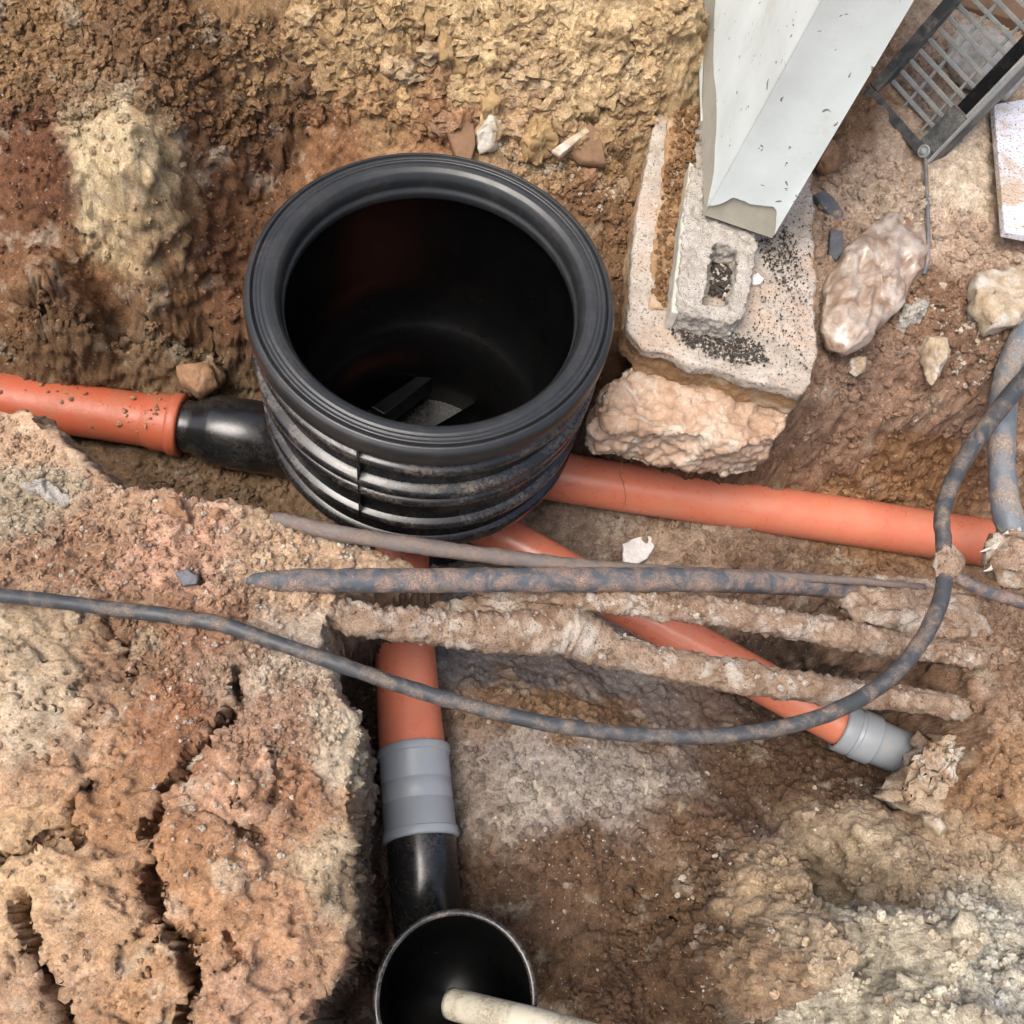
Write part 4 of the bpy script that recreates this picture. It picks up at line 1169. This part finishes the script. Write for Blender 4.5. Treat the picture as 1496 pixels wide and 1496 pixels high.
# dry roots and fibres
for k, (pts, lab) in enumerate([
    ([(945, 636, .2), (918, 655, .12), (906, 690, .07), (912, 720, .065), (910, 742, .06)], "fine curling root hanging over the right orange pipe near the chamber"),
    ([(1420, 640, .33), (1398, 668, .3), (1365, 692, .22), (1362, 705, .2)], "fine root hanging from the bank beside the thin cable"),
    ([(945, 85, .56), (932, 60, .58), (925, 95, .55)], "thin dark root sticking up in the yellow soil"),
    ([(93, 322, .36), (92, 350, .33), (94, 372, .31)], "thin red-brown root in the upper left hollow"),
    ([(560, 150, .49), (566, 172, .475), (560, 190, .47)], "thin pale root above the chamber rim"),
    ([(1190, 700, .12), (1196, 712, .08), (1206, 722, .06)], "short pale root lying above the right orange pipe")]):
    P = catmull([at(*q) for q in pts], 24)
    P = P + .004 * np.stack([fbm(P * 40 + 9 * j + k, 2) for j in range(3)], 1)
    o = obj("root", *tube(P, np.linspace(.0011, .0005, 24), 8), M['root']); tag(o, lab, "root")

# ------------------------------------------------------------------ loose clods, pebbles and gravel (uncountable)
def variants(sub, n, amp, squash=1.0):
    out = []
    for k in range(n):
        bm = bmesh.new()
        bmesh.ops.create_icosphere(bm, subdivisions=sub, radius=1.0)
        v = np.array([w.co[:] for w in bm.verts])
        f = np.array([[w.index for w in q.verts] for q in bm.faces])
        bm.free()
        g = fbm(v * 1.3 + 13.7 * k, 4, .6)
        a, b, _ = worley(v * 1.3 + 5.1 * k)
        v = v * (1 + amp * g + amp * .7 * (b - a))[:, None]
        v = v * (0.75 + 0.5 * rng.random(3))
        out.append((v, f))
    return out
VA3, VA2 = variants(3, 10, .6), variants(2, 16, .6)

def rotm(n):
    q = rng.normal(size=(n, 4)); q /= np.linalg.norm(q, axis=1, keepdims=True)
    w, x, y, z = q.T
    return np.stack([np.stack([1 - 2 * (y * y + z * z), 2 * (x * y - w * z), 2 * (x * z + w * y)], -1),
                     np.stack([2 * (x * y + w * z), 1 - 2 * (x * x + z * z), 2 * (y * z - w * x)], -1),
                     np.stack([2 * (x * z - w * y), 2 * (y * z + w * x), 1 - 2 * (x * x + y * y)], -1)], 1)

def scatter(name, label, pos, size, color, fine_limit, sink=0.35, mat='soil', cat="soil"):
    Vs, Fs, Cs, n0 = [], [], [], 0
    Rm = rotm(len(pos))
    for i in range(len(pos)):
        v, f = random.choice(VA3 if size[i] > fine_limit else VA2)
        w = (v * size[i]) @ Rm[i].T + pos[i] + [0, 0, size[i] * (1 - 2 * sink)]
        Vs.append(w); Fs.append(f + n0); n0 += len(v)
        Cs.append(np.repeat(color[i][None], len(v), 0))
    V, F, C = np.vstack(Vs), np.vstack(Fs), np.vstack(Cs)
    me = bpy.data.meshes.new(name)
    me.vertices.add(len(V)); me.vertices.foreach_set("co", V.astype(np.float32).ravel())
    me.loops.add(F.size); me.loops.foreach_set("vertex_index", F.ravel().astype(np.int32))
    me.polygons.add(len(F)); me.polygons.foreach_set("loop_start", np.arange(0, F.size, 3, dtype=np.int32))
    me.polygons.foreach_set("use_smooth", np.zeros(len(F), bool))
    me.update(calc_edges=True)
    me.materials.append(M[mat])
    set_soil_attr(me, C, np.zeros(len(V)))
    o = bpy.data.objects.new(name, me); COL.objects.link(o)
    return tag(o, label, cat, None, "stuff")

CG = soilc
def spots(px_poly, n):
    """n random ground points inside a photograph polygon"""
    W = np.array([hit(*q, G=ZF)[:2] for q in px_poly])
    lo, hi = W.min(0), W.max(0)
    out = np.zeros((0, 2))
    while len(out) < n:
        q = lo + rng.random((n * 3, 2)) * (hi - lo)
        out = np.vstack([out, q[inside(q[:, 0], q[:, 1], W)]])
    return out[:n]
def on_ground(xy):
    return np.column_stack([xy, bil(ZF, xy[:, 0], xy[:, 1])])
def col_at(xy):
    return np.stack([bil(CG[:, k], xy[:, 0], xy[:, 1]) for k in range(3)], 1)
def sizes(n, a, b, pw=2.6):
    return a + (b - a) * rng.random(n) ** pw

strew("rubble_stone", "angular stone in the rubble right of the footing", "stone", "rubble stones right of the footing", [(1200, 250), (1330, 260), (1480, 370), (1490, 600), (1200, 600), (1205, 400)], 30, .006, .017, ['pale', 'tan', 'block', 'pale', 'tilesh', 'tan'], 0)
strew("soil_clod", "yellow clod in the loose soil behind the chamber", "clod", "yellow clods behind the chamber", [(470, 10), (1000, 10), (930, 190), (880, 230), (650, 160), (500, 110)], 34, .008, .020, ['clay'], 20)
strew("trench_stone", "stone on the trench floor below the right orange pipe", "stone", "stones on the trench floor", [(860, 720), (1380, 825), (1250, 845), (900, 815)], 10, .005, .012, ['tan', 'tilesh', 'block'], 40)
strew("heap_stone", "pale stone on the whitish heap at bottom right", "stone", "stones in the whitish heap", [(1180, 1440), (1290, 1335), (1490, 1380), (1490, 1490), (1190, 1490)], 16, .005, .015, ['pale', 'crustpale'], 50)
REG = [  # polygon, count, min and max radius (m), brightness
    ([(430, 0), (1010, 0), (980, 100), (930, 200), (880, 240), (650, 200), (450, 190), (420, 90)], 2300, .0028, .022, 1.10),
    ([(0, 0), (430, 0), (430, 170), (250, 190), (0, 180)], 1300, .0022, .014, 1.05),
    ([(640, 190), (905, 230), (930, 330), (915, 480), (890, 330), (780, 260)], 700, .002, .010, 1.1),
    ([(0, 180), (450, 180), (350, 480), (0, 500)], 450, .0018, .007, 1.0),
    ([(0, 500), (340, 500), (330, 560), (0, 530)], 300, .002, .010, 1.0),
    ([(1195, 180), (1340, 250), (1470, 360), (1490, 620), (1160, 620), (1200, 400)], 1100, .002, .011, 1.05),
    ([(860, 690), (1440, 800), (1400, 850), (880, 830)], 600, .0022, .010, 1.0),
    ([(1150, 620), (1450, 620), (1440, 740), (1150, 690)], 350, .002, .008, 1.0),
    ([(0, 600), (130, 690), (460, 775), (470, 900), (330, 900), (0, 860)], 1300, .0012, .006, 1.05),
    ([(130, 890), (470, 960), (510, 1080), (420, 1130), (300, 1090), (190, 960)], 1000, .0012, .0055, 1.05),
    ([(200, 1180), (500, 1100), (510, 1480), (300, 1490), (200, 1350)], 300, .0010, .005, 1.0),
    ([(0, 880), (200, 960), (220, 1490), (0, 1490)], 180, .0010, .0045, 1.0),
    ([(650, 1000), (1000, 1060), (1290, 1150), (1100, 1250), (850, 1480), (690, 1400)], 1300, .0018, .008, 1.0),
    ([(1000, 1230), (1496, 1240), (1496, 1496), (800, 1496)], 1500, .002, .009, 1.08),
    ([(1230, 850), (1496, 860), (1496, 1240), (1380, 1230), (1430, 1000)], 900, .002, .009, 1.05),
    ([(520, 950), (560, 950), (560, 1300), (520, 1480)], 260, .002, .010, 1.0),
    ([(300, 660), (420, 700), (420, 750), (200, 710)], 200, .002, .008, 1.0),
]
pos, sz, co = [], [], []
for poly, n, a, b, br in REG:
    xy = spots(poly, n)
    pos.append(on_ground(xy)); sz.append(sizes(n, a, b))
    co.append(np.clip(col_at(xy) * br * (0.82 + 0.4 * rng.random((n, 1))), 0.01, .8))
scatter("soil_clods", "loose crumbs and clods of soil strewn over the dug ground", np.vstack(pos), np.concatenate(sz), np.vstack(co), .0085)

# pale pebbles and grit
pos, sz, co = [], [], []
for poly, n, a, b in [([(640, 200), (900, 240), (900, 330), (780, 260)], 130, .0018, .0045), ([(1340, 430), (1490, 480), (1480, 560), (1380, 580)], 140, .002, .005), ([(0, 60), (420, 60), (400, 180), (0, 180)], 50, .0016, .004),
                      ([(0, 650), (470, 790), (450, 900), (0, 850)], 160, .0014, .004), ([(150, 900), (500, 980), (510, 1300), (250, 1300)], 150, .0014, .004), ([(700, 1050), (1280, 1150), (1000, 1450), (720, 1400)], 70, .0014, .004),
                      ([(1000, 1250), (1490, 1240), (1490, 1490), (950, 1490)], 120, .0016, .005), ([(480, 790), (640, 810), (640, 838), (500, 830)], 120, .0018, .0042)]:
    xy = spots(poly, n)
    pos.append(on_ground(xy)); sz.append(sizes(n, a, b, 1.8))
    co.append(lin((208, 196, 180)) * (0.7 + 0.4 * rng.random((n, 1))))
scatter("pebbles", "small pale pebbles and grit sprinkled over the soil", np.vstack(pos), np.concatenate(sz), np.vstack(co), .02, .2)

# dark grit with white chips on the footing
pos, sz, co = [], [], []
for poly, n, a, b, z in [([(985, 462), (1030, 470), (1110, 505), (1120, 530), (1080, 535), (1000, 505), (975, 480)], 900, .0009, .0026, FZ),
                         ([(960, 470), (1185, 545), (1185, 300), (1108, 340), (1100, 480)], 300, .0005, .0016, FZ),
                         ([(1105, 330), (1150, 335), (1170, 400), (1150, 430), (1120, 390)], 330, .0008, .0022, FZ),
                         ([(1036, 432), (1062, 440), (1074, 395), (1076, 372), (1045, 358), (1040, 395)], 420, .0012, .004, FZ + .004),
                         ([(955, 490), (1185, 560), (1185, 350), (1110, 350), (1100, 480)], 160, .0007, .0018, FZ)]:
    W = np.array([at(*q, z)[:2] for q in poly]); lo, hi = W.min(0), W.max(0)
    q = lo + rng.random((n * 6, 2)) * (hi - lo); q = q[inside(q[:, 0], q[:, 1], W)][:n]
    if n < 700 or n == 900: q = q + rng.normal(size=q.shape) * (.004 if n != 420 else 0)
    pos.append(np.column_stack([q, np.full(len(q), z + .0035)])); sz.append(sizes(len(q), a, b, 1.6))
    r = rng.random((len(q), 1))
    co.append(np.where(r > .82, lin((214, 206, 196)), lin((92, 86, 80))) * (.6 + .5 * rng.random((len(q), 1))))
for poly, n in (([(955, 445), (992, 455), (1000, 380), (1012, 240), (1030, 60), (1010, 60), (982, 180), (964, 300), (954, 390)], 900),):
    W = np.array([at(*q, FZ)[:2] for q in poly]); lo, hi = W.min(0), W.max(0)
    q = lo + rng.random((n * 6, 2)) * (hi - lo); q = q[inside(q[:, 0], q[:, 1], W)][:n]
    pos.append(np.column_stack([q, np.full(len(q), FZ + .007)])); sz.append(sizes(len(q), .0012, .006, 2.2))
    co.append(lin((150, 116, 82)) * (.6 + .6 * rng.random((len(q), 1))))
scatter("footing_grit", "dark grit, white chips and soil crumbs lying on the concrete footing", np.vstack(pos), np.concatenate(sz), np.vstack(co), .02, .3)

# crumbs on the left orange pipe and clinging along the cables
pos, sz, co = [], [], []
for n, s0, s1 in ((38, .80, .97), (24, .3, .8)):
    for _ in range(n):
        s = La * (s0 + (s1 - s0) * random.random()); th = random.gauss(0, .45)
        side = np.cross(ax, Zv)
        pos.append(pA + ax * s + (Zv * math.cos(th) + side * math.sin(th)) * rp * (1.09 if s > La - .06 else .98))
        sz.append(.0008 + .0036 * random.random() ** 2.5); co.append(lin((168, 138, 106)) * (.7 + .5 * random.random()))
scatter("pipe_crumbs", "crumbs of soil lying on top of the left orange pipe", np.array(pos), np.array(sz), np.array(co), .02, .3)

for t, P, R in MUDC:
    n = 300
    k = (rng.random(n) * (len(P) - 1)).astype(int)
    T = P[np.minimum(k + 1, len(P) - 1)] - P[k]; T /= np.linalg.norm(T, axis=1, keepdims=True) + 1e-9
    S = np.cross(T, Zv); th = rng.normal(size=n) * .7
    q = P[k] + (Zv * np.cos(th)[:, None] + S * np.sin(th)[:, None]) * R[k][:, None] * .98
    c = lin((166, 142, 120)) * (.65 + .5 * rng.random((n, 1)))
    c = np.where(rng.random((n, 1)) > .65, lin((186, 174, 162)) * (.8 + .3 * rng.random((n, 1))), c)
    o = scatter("mud_crumbs", None, q - np.array(t.location), sizes(n, .0010, .0060, 2.6), c, .02, .45, 'soil', None)
    o.parent = t
